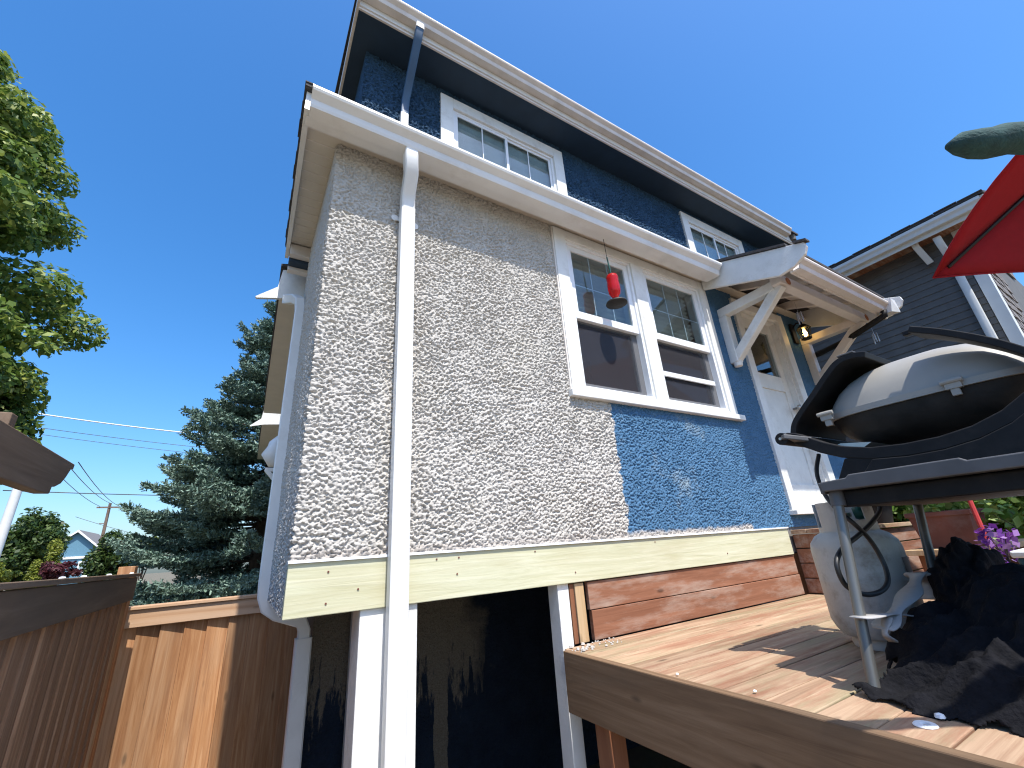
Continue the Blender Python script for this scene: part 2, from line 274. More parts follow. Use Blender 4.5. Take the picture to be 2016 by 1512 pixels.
M['bounce_paving'] = plain('warm_bounce_paving', (0.42, 0.37, 0.30), 0.9, var=0.12, scale=3, bump=0.2)
M['rawwood'] = plain('bare_knot', (0.42, 0.16, 0.06), 0.8, var=0.3, scale=60)
def redglass():
    m, n, l, b = newmat('red_glass'); b.inputs['Base Color'].default_value = (0.75, 0.02, 0.02, 1); b.inputs['Roughness'].default_value = 0.08
    b.inputs['Transmission Weight'].default_value = 0.55; b.inputs['IOR'].default_value = 1.35
    return m
M['redglass'] = redglass()
def emit(name, c, s):
    m, n, l, b = newmat(name); b.inputs['Emission Color'].default_value = (*c, 1); b.inputs['Emission Strength'].default_value = s; b.inputs['Base Color'].default_value = (*c, 1)
    return m
M['bulb'] = emit('lamp_filament', (1.0, 0.55, 0.15), 14.0)

# ------------------------------------------------------------------ mesh helpers
class MB:
    def __init__(s): s.v = []; s.f = []
    def add(s, vs, fs):
        o = len(s.v); s.v += [tuple(p) for p in vs]; s.f += [tuple(i+o for i in f) for f in fs]; return s
    def box(s, x0, x1, y0, y1, z0, z1):
        return s.add([(x, y, z) for x in (x0, x1) for y in (y0, y1) for z in (z0, z1)],
                     [(0, 1, 3, 2), (4, 6, 7, 5), (0, 4, 5, 1), (2, 3, 7, 6), (0, 2, 6, 4), (1, 5, 7, 3)])
    def bar(s, a, b, w, h, up=(0, 0, 1)):
        a = Vector(a); b = Vector(b); d = (b-a).normalized(); u = Vector(up); sd_ = d.cross(u).normalized(); u2 = sd_.cross(d)
        vs_ = []
        for p in (a, b):
            for i, j in ((-1, -1), (1, -1), (1, 1), (-1, 1)): vs_.append(p+sd_*(i*w/2)+u2*(j*h/2))
        return s.add(vs_, [(3, 2, 1, 0), (4, 5, 6, 7), (0, 1, 5, 4), (1, 2, 6, 5), (2, 3, 7, 6), (3, 0, 4, 7)])
    def prism(s, poly, axis, a0, a1):
        """2-D polygon extruded along axis; poly coords are the other two axes in xyz order"""
        def P(p, a):
            q = list(p); q.insert('xyz'.index(axis), a); return tuple(q)
        n = len(poly); vs_ = [P(p, a0) for p in poly]+[P(p, a1) for p in poly]
        fs = [tuple(range(n))[::-1], tuple(range(n, 2*n))]+[(i, (i+1) % n, (i+1) % n+n, i+n) for i in range(n)]
        return s.add(vs_, fs)
    def tube(s, pts, r, seg=8, cap=True, flat=1.0):
        pts = [Vector(p) for p in pts]; n = len(pts); rs = r if isinstance(r, (list, tuple)) else [r]*n
        base = None; vs_ = []
        for i, p in enumerate(pts):
            t = (pts[min(i+1, n-1)]-pts[max(i-1, 0)]).normalized()
            if base is None:
                base = t.orthogonal().normalized()
            base = (base-t*base.dot(t)).normalized(); bn = t.cross(base)
            for k in range(seg):
                a = 2*math.pi*k/seg; vs_.append(p+base*(math.cos(a)*rs[i])+bn*(math.sin(a)*rs[i]*flat))
        fs = [(i*seg+k, i*seg+(k+1) % seg, (i+1)*seg+(k+1) % seg, (i+1)*seg+k) for i in range(n-1) for k in range(seg)]
        if cap: fs += [tuple(range(seg))[::-1], tuple(range((n-1)*seg, n*seg))]
        return s.add(vs_, fs)
    def rect_tube(s, pts, w, d, side=(1, 0, 0), chamfer=0.2):
        """rectangular downspout along a polyline; `side` fixes the wide face's direction"""
        pts = [Vector(p) for p in pts]; n = len(pts); vs_ = []; c = chamfer
        prof = [(-1+c, -1), (1-c, -1), (1, -1+c), (1, 1-c), (1-c, 1), (-1+c, 1), (-1, 1-c), (-1, -1+c)]
        for i, p in enumerate(pts):
            t = (pts[min(i+1, n-1)]-pts[max(i-1, 0)]).normalized()
            sv = Vector(side); sv = (sv-t*sv.dot(t)).normalized(); dv = t.cross(sv)
            for a, b_ in prof: vs_.append(p+sv*(a*w/2)+dv*(b_*d/2))
        k = 8
        fs = [(i*k+j, i*k+(j+1) % k, (i+1)*k+(j+1) % k, (i+1)*k+j) for i in range(n-1) for j in range(k)]
        fs += [tuple(range(k))[::-1], tuple(range((n-1)*k, n*k))]
        return s.add(vs_, fs)
    def lathe(s, prof, c, seg=24, axis=(0, 0, 1)):
        ax = Vector(axis).normalized(); a = ax.orthogonal().normalized(); b = ax.cross(a); c = Vector(c); vs_ = []
        for r, h in prof:
            for k in range(seg):
                t = 2*math.pi*k/seg; vs_.append(c+ax*h+a*(r*math.cos(t))+b*(r*math.sin(t)))
        n = len(prof); fs = [(i*seg+k, i*seg+(k+1) % seg, (i+1)*seg+(k+1) % seg, (i+1)*seg+k) for i in range(n-1) for k in range(seg)]
        if prof[0][0] > 1e-5: fs.append(tuple(range(seg))[::-1])
        if prof[-1][0] > 1e-5: fs.append(tuple(range((n-1)*seg, n*seg)))
        return s.add(vs_, fs)
    def build(s, name, mat, parent=None, smooth=False, bevel=0.0, origin=None, fixn=True):
        me = bpy.data.meshes.new(name)
        vs_ = s.v
        if origin is not None: vs_ = [(v[0]-origin[0], v[1]-origin[1], v[2]-origin[2]) for v in vs_]
        me.from_pydata(vs_, [], s.f); me.update()
        if fixn:
            bm = bmesh.new(); bm.from_mesh(me); bmesh.ops.recalc_face_normals(bm, faces=bm.faces); bm.to_mesh(me); bm.free()
        me.materials.append(M[mat] if isinstance(mat, str) else mat)
        if smooth is True: me.polygons.foreach_set('use_smooth', [True]*len(me.polygons))
        o = bpy.data.objects.new(name, me); col.objects.link(o)
        if origin is not None: o.location = origin
        if parent: o.parent = parent
        if bevel:
            b = o.modifiers.new('bevel', 'BEVEL'); b.width = bevel; b.segments = 2; b.limit_method = 'ANGLE'; b.angle_limit = R(40)
        if smooth == 'auto':
            me.polygons.foreach_set('use_smooth', [True]*len(me.polygons))
            e = o.modifiers.new('split', 'EDGE_SPLIT'); e.split_angle = R(38)
        return o
def B(name, mat, parent, *b, bevel=0.003):
    return MB().box(*b).build(name, mat, parent, bevel=bevel)
def smoothline(p, k=6):
    p = [Vector(q) for q in p]; out = []
    for i in range(len(p)-1):
        a, b, c, d = p[max(i-1, 0)], p[i], p[i+1], p[min(i+2, len(p)-1)]
        for j in range(k):
            t = j/k; out.append(0.5*((2*b)+(c-a)*t+(2*a-5*b+4*c-d)*t*t+(3*b-a-3*c+d)*t**3))
    return out+[p[-1]]
def thing(name, label, cat, loc=(0, 0, 0), group=None):
    o = bpy.data.objects.new(name, None); col.objects.link(o); o.empty_display_size = 0.1
    o['label'] = label; o['category'] = cat
    if group: o['group'] = group
    return o
def tag(o, label=None, cat=None, group=None, kind=None):
    if label: o['label'] = label
    if cat: o['category'] = cat
    if group: o['group'] = group
    if kind: o['kind'] = kind
    return o
def inst(src, name, parent, loc, rot=(0, 0, 0), scale=None):
    o = src.copy(); o.name = name; col.objects.link(o); o.parent = parent; o.location = loc; o.rotation_euler = rot
    if scale: o.scale = scale
    return o
# 2-D gradient noise, vectorised
_perm = rng.permutation(4096); _ga = rng.random(4096)*2*np.pi
def perlin(x, y, seed=0):
    xi = np.floor(x).astype(int); yi = np.floor(y).astype(int); xf = x-xi; yf = y-yi
    def g(ix, iy, dx, dy):
        h = _ga[_perm[(_perm[(ix+seed*131) & 4095]+iy) & 4095]]; return np.cos(h)*dx+np.sin(h)*dy
    u = xf*xf*xf*(xf*(xf*6-15)+10); v = yf*yf*yf*(yf*(yf*6-15)+10)
    a = g(xi, yi, xf, yf)*(1-u)+g(xi+1, yi, xf-1, yf)*u
    b = g(xi, yi+1, xf, yf-1)*(1-u)+g(xi+1, yi+1, xf-1, yf-1)*u
    return (a*(1-v)+b*v)*1.5
def sstep(a, b, x):
    t = np.clip((x-a)/(b-a), 0, 1); return t*t*(3-2*t)
def dash(u, v, coarse):
    """height of the thrown rough-cast at wall coordinates u, v (metres)"""
    k = 0.64 if coarse else 0.60
    wu = u+0.004*perlin(u/0.016, v/0.016, 3); wv = v+0.004*perlin(u/0.016, v/0.016, 4)
    n1 = perlin(wu/(0.025*k), wv/(0.0225*k), 1); n2 = perlin(wu/(0.0135*k), wv/(0.011*k), 2); n3 = perlin(u/0.0062, v/0.0056, 5)
    big = perlin(u/0.09, v/0.07, 6); vb = perlin(u/0.35, v/0.28, 12); n4 = perlin((wu+0.5*wv)/(0.034*k)+7, (wv-0.4*wu)/(0.030*k), 9)
    m1 = sstep(-0.50, 0.05, n1+0.5*n2+0.35*big)                 # broad plateaux with narrow crevices between them
    m2 = sstep(-0.42, 0.10, n4+0.4*n1)
    h = m1*0.0072+m2*0.0058+n2*0.0022+n1*0.0020+n3*0.0012
    return h*(1.0+0.25*vb)*(1.0 if coarse else 0.72)
def grid_mesh(name, P, mat, parent, flip=False):
    """P: (n, m, 3) array of points -> smooth-shaded quad sheet"""
    n, m, _ = P.shape; me = bpy.data.meshes.new(name)
    idx = np.arange(n*m).reshape(n, m)
    q = np.stack([idx[:-1, :-1], idx[1:, :-1], idx[1:, 1:], idx[:-1, 1:]], -1).reshape(-1, 4)
    if flip: q = q[:, ::-1]
    me.vertices.add(n*m); me.vertices.foreach_set('co', P.reshape(-1).astype(np.float32))
    me.loops.add(q.size); me.loops.foreach_set('vertex_index', q.reshape(-1).astype(np.int32))
    me.polygons.add(len(q)); me.polygons.foreach_set('loop_start', np.arange(0, q.size, 4, dtype=np.int32))
    me.polygons.foreach_set('use_smooth', np.ones(len(q), dtype=bool))
    me.update(calc_edges=True); me.materials.append(M[mat] if isinstance(mat, str) else mat)
    o = bpy.data.objects.new(name, me); col.objects.link(o); o.parent = parent
    return o
def raw_mesh(name, V, F, mat, parent=None, smooth=False):
    """fast mesh from numpy verts (n,3) and faces (m,k)"""
    me = bpy.data.meshes.new(name); V = np.asarray(V, np.float32); F = np.asarray(F, np.int32); k = F.shape[1]
    me.vertices.add(len(V)); me.vertices.foreach_set('co', V.reshape(-1)); me.loops.add(F.size); me.loops.foreach_set('vertex_index', F.reshape(-1))
    me.polygons.add(len(F)); me.polygons.foreach_set('loop_start', np.arange(0, F.size, k, dtype=np.int32))
    if smooth: me.polygons.foreach_set('use_smooth', np.ones(len(F), dtype=bool))
    me.update(calc_edges=True); me.materials.append(M[mat]); o = bpy.data.objects.new(name, me); col.objects.link(o)
    if parent: o.parent = parent
    return o

# ------------------------------------------------------------------ ground
g = MB(); g.add([(-400, -200, GZ), (400, -200, GZ), (400, 900, GZ), (-400, 900, GZ)], [(0, 1, 2, 3)])
tag(g.build('ground', 'soil'), kind='structure')
tag(MB().box(-0.55, 1.45, 1.2, 3.9, GZ-0.05, GZ+0.02).build('path', 'concrete'), kind='structure')
tag(MB().box(-0.55, 1.38, -7.0, 1.2, GZ-0.05, GZ+0.025).build('bounce_pavement', 'bounce_paving'), kind='structure')  # unseen paving added to bounce warm light up to the soffit

# ------------------------------------------------------------------ the house
house = thing('house', 'two-storey stucco house, grey primer and blue paint, white eaves and windows', 'house')
WY = 2.0; WX = 0.166
def front_panel(x0, x1, z0, z1, step, coarse_at=2.02, name='stucco_panel'):
    xs = np.arange(x0, x1+step*0.5, step); zs = np.arange(z0, z1+step*0.5, step)
    X, Z = np.meshgrid(xs, zs, indexing='ij'); u = X-WX
    wgt = sstep(coarse_at-0.03, coarse_at+0.03, X+0.03*perlin(X/0.09, Z/0.09, 8))
    h = dash(u, Z, True)*(1-wgt)+dash(u+9, Z, False)*wgt
    ang = sstep(-0.03, 0.03, u)*(np.pi/2)      # 0 = faces -X, pi/2 = faces -Y
    nx = -np.cos(ang); ny = -np.sin(ang)
    return grid_mesh(name, np.stack([X+nx*h, np.full_like(X, WY)+ny*h, Z], -1), 'stucco', house)
front_panel(WX, 1.705, 0.0, 2.262, 0.0031)
front_panel(1.705, 3.47, 0.0, 0.90, 0.0036)
front_panel(3.47, 3.93, 0.0, 2.262, 0.005)
front_panel(4.80, 5.27, 0.0, 2.262, 0.008)
front_panel(3.93, 4.80, 0.0, 0.115, 0.0065)
# left flank, seen edge-on
ys = np.arange(WY, 3.47, 0.008); zs = np.arange(-0.2, 2.55, 0.004); Y, Z = np.meshgrid(ys, zs, indexing='ij'); u = -(Y-WY)
h = dash(u, Z, True)*1.15; ang = sstep(-0.03, 0.03, u)*(np.pi/2)
grid_mesh('stucco_flank', np.stack([WX-np.cos(ang)*h, Y-np.sin(ang)*h, Z], -1), 'stucco_side', house, flip=True)
# solid wall core behind the rough-cast (openings left for window and door)
wc = MB()
for b in ((WX+.004, 1.74, WY+.004, WY+.16, -0.19, 2.5), (1.74, 3.42, WY+.004, WY+.16, -0.19, 0.88), (1.74, 3.42, WY+.004, WY+.16, 2.18, 2.5),
          (3.42, 3.95, WY+.004, WY+.16, -0.19, 2.5), (3.95, 4.76, WY+.004, WY+.16, 2.14, 2.5), (3.95, 4.76, WY+.004, WY+.16, -0.19, 0.1), (4.76, 5.26, WY+.004, WY+.16, -0.19, 2.5),
          (WX+.004, WX+.15, WY+.16, 3.46, -0.19, 2.5), (5.11, 5.26, WY+.16, 3.2, -0.19, 2.5), (WX+.15, 5.11, WY+.16, 3.2, -0.19, -0.05)): wc.box(*b)
wc.build('wall_core', 'room', house)
MB().box(WX+.15, 5.11, 3.2, 3.25, -0.2, 2.5).build('room_partition', 'room', house)
# rim board and flashing
rb = MB().box(0.152, 3.746, 1.982, 2.03, -0.2, -0.006).build('rim_board', 'treated', house, bevel=0.003)
nb = MB()
for X_, z_ in ((0.30, -0.045), (0.42, -0.12), (0.3, -0.16), (0.56, -0.03), (0.76, -0.03), (0.87, -0.03), (0.86, -0.10), (1.3, -0.03), (1.55, -0.15), (2.2, -0.03), (2.9, -0.14)):
    nb.lathe([(0.004, 0), (0.004, 0.003)], (X_, 1.982, z_), 8, (0, -1, 0))
nb.build('nail_head', 'terracotta', rb)
MB().box(0.15, 3.75, 1.972, 2.02, -0.006, 0.005).build('flashing', 'vinyl', house, bevel=0.001)

# --- basement: recessed wall, posts, jambs
MB().box(0.43, 5.2, 3.26, 3.4, GZ, -0.2).build('basement_wall', 'stucco_base', house)
MB().box(0.43, 0.58, 3.4, 8.0, GZ, -0.2).build('basement_flank', 'stucco_base', house)
MB().box(WX+.01, 5.2, 2.03, 3.46, -0.2, -0.19).build('overhang_underside', 'navysoffit', house)
B('corner_post', 'white', house, 0.436, 0.678, 1.997, 2.14, GZ, -0.2, bevel=0.004)
B('jamb_board', 'white', house, 0.655, 0.70, 3.14, 3.259, GZ, -0.2)
B('jamb_board', 'pink', house, 0.705, 0.765, 3.11, 3.259, GZ, -0.2)
B('support_post', 'white', house, 1.434, 1.506, 2.0, 2.09, GZ, -0.2)

# --- ground-floor eave
def slope_box(x0, x1, y0, z0, y1, z1, t):   # slab rising with y; z0/z1 are the undersides
    return MB().prism([(y0, z0), (y1, z1), (y1, z1+t), (y0, z0+t)], 'x', x0, x1)
SL = 0.16
slope_box(-0.012, 5.3, 1.905, 2.248, 3.55, 2.248+SL*1.645, 0.012).build('soffit', 'soffit', house)
sf = MB()
for k in range(17):
    y = 1.95+k*0.095; z = 2.248+SL*(y-1.905)
    sf.box(-0.01, WX-0.005 if y > 2.0 else 3.4, y, y+0.006, z-0.003, z+0.001)
sf.build('soffit_seam', 'pink', house)
B('fascia', 'whitemetal', house, -0.02, 3.42, 1.842, 1.9, 2.20, 2.305, bevel=0.002)
B('fascia_drip', 'whitemetal', house, -0.02, 3.42, 1.8995, 1.912, 2.207, 2.26, bevel=0.002)
slope_box(-0.032, -0.004, 1.80, 2.20, 3.55, 2.20+SL*1.75, 0.125).build('rake_board', 'whitemetal', house)
slope_box(-0.042, 5.3, 1.765, 2.325, 3.2, 2.325+SL*1.435, 0.02).build('lower_roof', 'shingle', house)
slope_box(-0.042, 0.5, 3.2, 2.325+SL*1.435, 3.58, 2.325+SL*1.815, 0.02).build('lower_roof', 'shingle', house)
sh = MB()
for k in range(13):
    y = 1.76+k*0.14; z = 2.345+SL*(y-1.76)
    sh.prism([(y, z), (y+.15, z+SL*.15+.001), (y+.15, z+SL*.15+.003), (y, z+.007)], 'x', -0.045-0.003*(k % 3), 0.4)
sh.build('shingle_edge', 'shingle', house)
kp = [(1.840, 2.302), (1.840, 2.190), (1.768, 2.190), (1.762, 2.205), (1.757, 2.235), (1.738, 2.250), (1.722, 2.262), (1.716, 2.275), (1.716, 2.290), (1.726, 2.290), (1.728, 2.279), (1.745, 2.262), (1.770, 2.240), (1.778, 2.202), (1.832, 2.200), (1.832, 2.302)]
gt = MB().prism(kp, 'x', -0.004, 3.405).build('gutter', 'whitemetal', house)
MB().prism([(1.840, 2.302), (1.840, 2.188), (1.767, 2.188), (1.755, 2.236), (1.715, 2.272), (1.715, 2.292)], 'x', 3.405, 3.409).build('end_cap', 'whitemetal', gt)
MB().prism([(1.840, 2.302), (1.840, 2.188), (1.767, 2.188), (1.755, 2.236), (1.715, 2.272), (1.715, 2.292)], 'x', -0.008, -0.004).build('end_cap', 'whitemetal', gt)
# eave return boxes where the flank meets the old house
for y0, y1, z0, z1, m in ((3.30, 3.36, 2.36, 2.46, 'pink'), (3.36, 3.44, 2.33, 2.40, 'navysoffit'), (3.44, 3.50, 2.30, 2.44, 'pink')):
    B('eave_return', m, house, 0.0, WX-0.012, y0, y1, z0, z1)

# --- main downspout on the front
ds = MB(); ds.rect_tube([(0.535, 1.80, 2.19), (0.535, 1.80, 2.12), (0.550, 1.835, 2.06), (0.555, 1.90, 1.98), (0.560, 1.925, 1.93), (0.562, 1.93, 1.86)], 0.076, 0.062)
dso = ds.build('downspout', 'whitemetal', house, smooth='auto')
MB().rect_tube([(0.562, 1.93, 1.885), (0.575, 1.93, GZ+0.02)], 0.080, 0.062).build('lower_pipe', 'whitemetal', dso, smooth='auto')
rd = MB()
for k in (-1, 0, 1): rd.bar((0.562+k*0.018, 1.8985, 1.87), (0.575+k*0.018, 1.8985, GZ+.05), 0.006, 0.002, up=(0, 1, 0))
rd.build('rib', 'whitemetal', dso)
cl = MB(); cl.lathe([(0.022, 0), (0.022, 0.004)], (0.505, 1.984, 1.845), 12, (0, -1, 0)); cl.lathe([(0.022, 0), (0.022, 0.004)], (0.625, 1.984, 1.83), 12, (0, -1, 0)); cl.box(0.505, 0.625, 1.975, 1.98, 1.825, 1.85)
cl.build('clamp', 'whitemetal', dso)
# --- flank downspout
fd = MB(); fd.rect_tube([(0.03, 3.56, 2.08), (0.03, 3.52, 2.05), (0.05, 3.35, 1.96), (0.085, 3.25, 1.915), (0.115, 3.21, 1.88), (0.124, 3.20, 1.80), (0.126, 3.20, 0.6), (0.128, 3.20, -0.10), (0.132, 3.20, -0.18), (0.155, 3.20, -0.245), (0.21, 3.20, -0.285), (0.30, 3.20, -0.32), (0.355, 3.20, -0.345), (0.372, 3.20, -0.39), (0.374, 3.20, -0.45)], 0.068, 0.07)
fdo = fd.build('downspout', 'whitemetal', house, smooth='auto')
MB().rect_tube([(0.374, 3.20, -0.43), (0.376, 3.20, GZ+0.02)], 0.092, 0.08).build('lower_pipe', 'whitemetal', fdo, smooth='auto')
st = MB(); st.box(0.155, WX, 3.18, 3.22, 1.66, 1.72); st.box(0.155, WX, 3.18, 3.22, -0.14, -0.08); st.build('strap', 'whitemetal', fdo)

# --- upper storey
UY = 3.0
uw = MB()
for (a0, a1, c0, c1) in ((0.40, 1.30, 2.3, 4.75), (2.71, 5.22, 2.3, 4.75), (6.58, 7.5, 2.3, 4.75), (1.30, 2.71, 2.3, 3.65), (1.30, 2.71, 4.55, 4.75), (5.22, 6.58, 2.3, 3.65), (5.22, 6.58, 4.55, 4.75)):
    uw.box(a0, a1, UY, UY+.2, c0, c1)
uw.box(0.40, 0.6, UY+.2, 9.5, 2.3, 4.75); uw.box(7.3, 7.5, UY+.2, 9.5, 2.3, 4.75)
uw.build('upper_wall', 'stucco_blue', house)
for (a0, a1, c0, c1) in ((0.40, 1.19, 3.2, 4.758), (2.82, 5.11, 3.2, 4.758), (6.695, 7.5, 3.2, 4.758), (1.19, 2.82, 4.655, 4.758), (5.11, 6.695, 4.665, 4.758)):
    X, Z = np.meshgrid(np.arange(a0, a1+.001, 0.0075), np.arange(c0, c1+.001, 0.0065), indexing='ij')
    hh = dash(X*0.6, Z*0.6, True)*1.7
    grid_mesh('upper_stucco_panel', np.stack([X, UY-0.003-hh, Z], -1), 'stucco_blue', house)
MB().box(0.6, 7.3, UY+.9, UY+.95, 2.3, 4.75).build('upper_partition', 'room', house)
MB().box(0.42, 5.1, 3.3, 9.4, -0.2, 2.3).build('old_house_wall', 'stucco_side', house)
B('upper_soffit', 'navysoffit', house, 0.262, 7.85, 2.655, 9.8, 4.76, 4.775, bevel=0)
B('upper_fascia', 'pink', house, 0.255, 7.87, 2.635, 2.655, 4.755, 4.90)
B('upper_fascia', 'whitemetal', house, 0.252, 7.875, 2.622, 2.636, 4.785, 4.91)
slope_box(0.238, 0.262, 2.55, 4.77, 9.8, 4.80, 0.13).build('upper_rake', 'pink', house)
MB().prism([(2.53, 4.955), (6.2, 6.1), (9.9, 4.955), (9.9, 4.92), (6.2, 6.06), (2.53, 4.92)], 'x', 0.225, 7.9).build('upper_roof', 'shingle', house)
off = (2.640-1.840, 4.965-2.302)
ug = MB().prism([(a+off[0]-0.02, b+off[1]) for a, b in kp], 'x', 0.27, 7.62).build('upper_gutter', 'pink', house)
MB().prism([(2.625, 4.965), (2.625, 4.85), (2.55, 4.85), (2.50, 4.955)], 'x', 7.62, 7.63).build('end_cap', 'pink', ug)
MB().lathe([(0.05, 0), (0.055, 0.1), (0.02, 0.19), (0.025, 0.24), (0.0, 0.26)], (7.80, 2.60, 4.82), 10).build('finial', 'concrete', house)
uds = MB().rect_tube([(0.815, 2.57, 4.86), (0.815, 2.575, 4.80), (0.812, 2.62, 4.70), (0.806, 2.82, 4.42), (0.803, 2.945, 4.24), (0.802, 2.955, 4.12), (0.80, 2.955, 2.5)], 0.075, 0.06).build('upper_downspout', 'bluepaint', house, smooth='auto')
MB().rect_tube([(0.816, 2.569, 4.875), (0.8155, 2.572, 4.80)], 0.082, 0.066).build('outlet', 'whitemetal', uds, smooth='auto')
MB().rect_tube([(0.8, 2.9545, 4.06), (0.8, 2.9545, 2.6)], 0.0765, 0.062).build('bare_section', 'whitemetal', uds, smooth='auto')

# --- windows
def frame(mb, x0, x1, z0, z1, y0, y1, w, wb=None, wt=None):
    wb = wb or w; wt = wt or w
    mb.box(x0, x0+w, y0, y1, z0, z1); mb.box(x1-w, x1, y0, y1, z0, z1)
    mb.box(x0+w, x1-w, y0, y1, z0, z0+wb); mb.box(x0+w, x1-w, y0, y1, z1-wt, z1); return mb
win = bpy.data.objects.new('double_window', None); col.objects.link(win); win.parent = house
fr = MB()
fr.box(1.685, 1.79, 1.972, 2.03, 0.925, 2.246); fr.box(3.375, 3.475, 1.972, 2.03, 0.925, 2.246); fr.box(1.79, 3.375, 1.974, 2.03, 2.165, 2.246)
fr.box(2.482, 2.612, 1.973, 2.04, 0.925, 2.165)
fr.build('casing', 'white', win, bevel=0.003)
B('side_strip', 'pink', win, 1.672, 1.684, 1.978, 2.01, 0.90, 2.246, bevel=0.001)
B('sill', 'white', win, 1.66, 3.53, 1.948, 2.05, 0.872, 0.918, bevel=0.004)
B('sill_apron', 'white', win, 1.79, 3.375, 1.978, 2.05, 0.918, 0.945, bevel=0.002)
for (a, b, low) in ((1.79, 2.482, 1.0), (2.612, 3.375, 1.0)):
    frame(MB(), a, b, 0.945, 2.165, 1.988, 2.12, 0.024).build('outer_frame', 'vinyl', win, bevel=0.002)
    up = frame(MB(), a+.024, b-.024, 1.50, 2.141, 2.004, 2.034, 0.045, wb=0.06).build('upper_sash', 'vinyl', win, bevel=0.002)
    gb = MB(); xm = (a+b)/2; zm = 1.80
    for q in (-0.09, 0.10): gb.box(xm+q-.004, xm+q+.004, 2.0205, 2.0235, 1.56, 2.096)
    gb.box(a+.069, b-.069, 2.0195, 2.0225, zm-.004, zm+.004); gb.build('glazing_bar', 'vinyl', up)
    MB().box(a+.069, b-.069, 2.017, 2.019, 1.56, 2.096).build('pane', 'glass', up)
    ls = frame(MB(), a+.024, b-.024, 0.969, 1.545, 2.044, 2.074, 0.045).build('lower_sash', 'vinyl', win, bevel=0.002)
    MB().box(a+.069, b-.069, 2.058, 2.060, 1.014, 1.50).build('pane', 'glass', ls)
    MB().add([(a+.026, 2.0375, 0.971), (b-.026, 2.0375, 0.971), (b-.026, 2.0375, 1.499), (a+.026, 2.0375, 1.499)], [(0, 1, 2, 3)]).build('insect_screen', 'screen', win)
B('sash_rail', 'vinyl', win, 2.64, 3.33, 2.018, 2.034, 1.185, 1.225, bevel=0.002)
for a in (1.80, 2.62):
    lv = MB()
    for k in range(12):
        z = 2.13-k*0.044; lv.add([(a, 2.105, z), (a+0.7, 2.105, z), (a+0.7, 2.140, z-.016), (a, 2.140, z-.016)], [(0, 1, 2, 3)])
    lv.build('blind', 'blind', win)
# silhouette on the inside ledge: a tall vase, and a small box
MB().lathe([(0.03, 0), (0.055, 0.06), (0.05, 0.14), (0.022, 0.26), (0.028, 0.34), (0.0, 0.345)], (2.14, 2.30, 0.98), 14).build('vase', 'dark', win)
B('inner_ledge', 'white', win, 1.80, 3.36, 2.165, 2.40, 0.93, 0.965)

def slider(x0, x1, z0, z1, name):
    w = bpy.data.objects.new(name, None); col.objects.link(w); w.parent = house
    f = MB(); cw = 0.145; y0 = UY-0.05
    f.box(x0, x0+cw, y0, UY+.02, z0, z1); f.box(x1-cw, x1, y0, UY+.02, z0, z1); f.box(x0+cw, x1-cw, y0+.001, UY+.02, z1-cw, z1); f.box(x0+cw, x1-cw, y0+.001, UY+.02, z0, z0+cw)
    f.build('casing', 'white', w, bevel=0.004)
    a, b, c, d = x0+cw, x1-cw, z0+cw, z1-cw; m = (a+b)/2
    frame(MB(), a, b, c, d, UY-.022, UY+.03, 0.03).build('outer_frame', 'vinyl', w, bevel=0.002)
    for q, (p0, p1, yy) in enumerate(((a+.03, m+.02, UY-.012), (m-.02, b-.03, UY+.002))):
        s = frame(MB(), p0, p1, c+.03, d-.03, yy-.006, yy+.006, 0.032).build('sash', 'vinyl', w, bevel=0.002)
        MB().box((p0+p1)/2-.006, (p0+p1)/2+.006, yy-.003, yy+.001, c+.062, d-.062).build('glazing_bar', 'vinyl', s)
        MB().box(p0+.032, p1-.032, yy+.002, yy+.004, c+.062, d-.062).build('pane', 'glass', s)
    bl = MB()
    n = int((d-c)/0.05)
    for k in range(n):
        z = d-0.03-k*0.05; bl.add([(a, UY+.03, z), (b, UY+.03, z), (b, UY+.05, z-.046), (a, UY+.05, z-.046)], [(0, 1, 2, 3)])
    bl.build('blind', 'blind', w)
    return w
slider(1.187, 2.825, 3.55, 4.655, 'upper_window')
slider(5.105, 6.70, 3.55, 4.665, 'upper_window')

# --- back door
door = bpy.data.objects.new('door', None); col.objects.link(door); door.parent = house
f = MB(); f.box(3.885, 3.985, 1.968, 2.06, 0.13, 2.20); f.box(4.70, 4.815, 1.968, 2.06, 0.13, 2.20); f.box(3.985, 4.70, 1.969, 2.06, 2.11, 2.20); f.build('casing', 'white', door, bevel=0.003)
f = MB(); f.box(3.985, 4.01, 2.0, 2.13, 0.13, 2.11); f.box(4.675, 4.70, 2.0, 2.13, 0.13, 2.11); f.box(4.01, 4.675, 2.0, 2.13, 2.085, 2.11); f.build('jamb', 'white', door)
f = MB(); f.box(4.01, 4.10, 2.055, 2.095, 0.14, 2.085); f.box(4.585, 4.675, 2.055, 2.095, 0.14, 2.085); f.box(4.10, 4.585, 2.0555, 2.095, 1.97, 2.085); f.box(4.10, 4.585, 2.0555, 2.095, 1.30, 1.46); f.box(4.10, 4.585, 2.0555, 2.095, 0.14, 0.36)
f.build('leaf', 'white', door, bevel=0.002)
B('panel', 'white', door, 4.10, 4.585, 2.068, 2.088, 0.36, 1.30)
MB().box(4.10, 4.585, 2.072, 2.075, 1.46, 1.97).build('pane', 'glass', door)
B('threshold', 'white', door, 3.87, 4.83, 1.93, 2.06, 0.095, 0.13)
MB().lathe([(0.012, 0), (0.012, 0.04), (0.028, 0.05), (0.03, 0.07), (0.0, 0.08)], (4.63, 2.055, 1.12), 14, (0, -1, 0)).build('knob', 'steel', door, smooth=True)

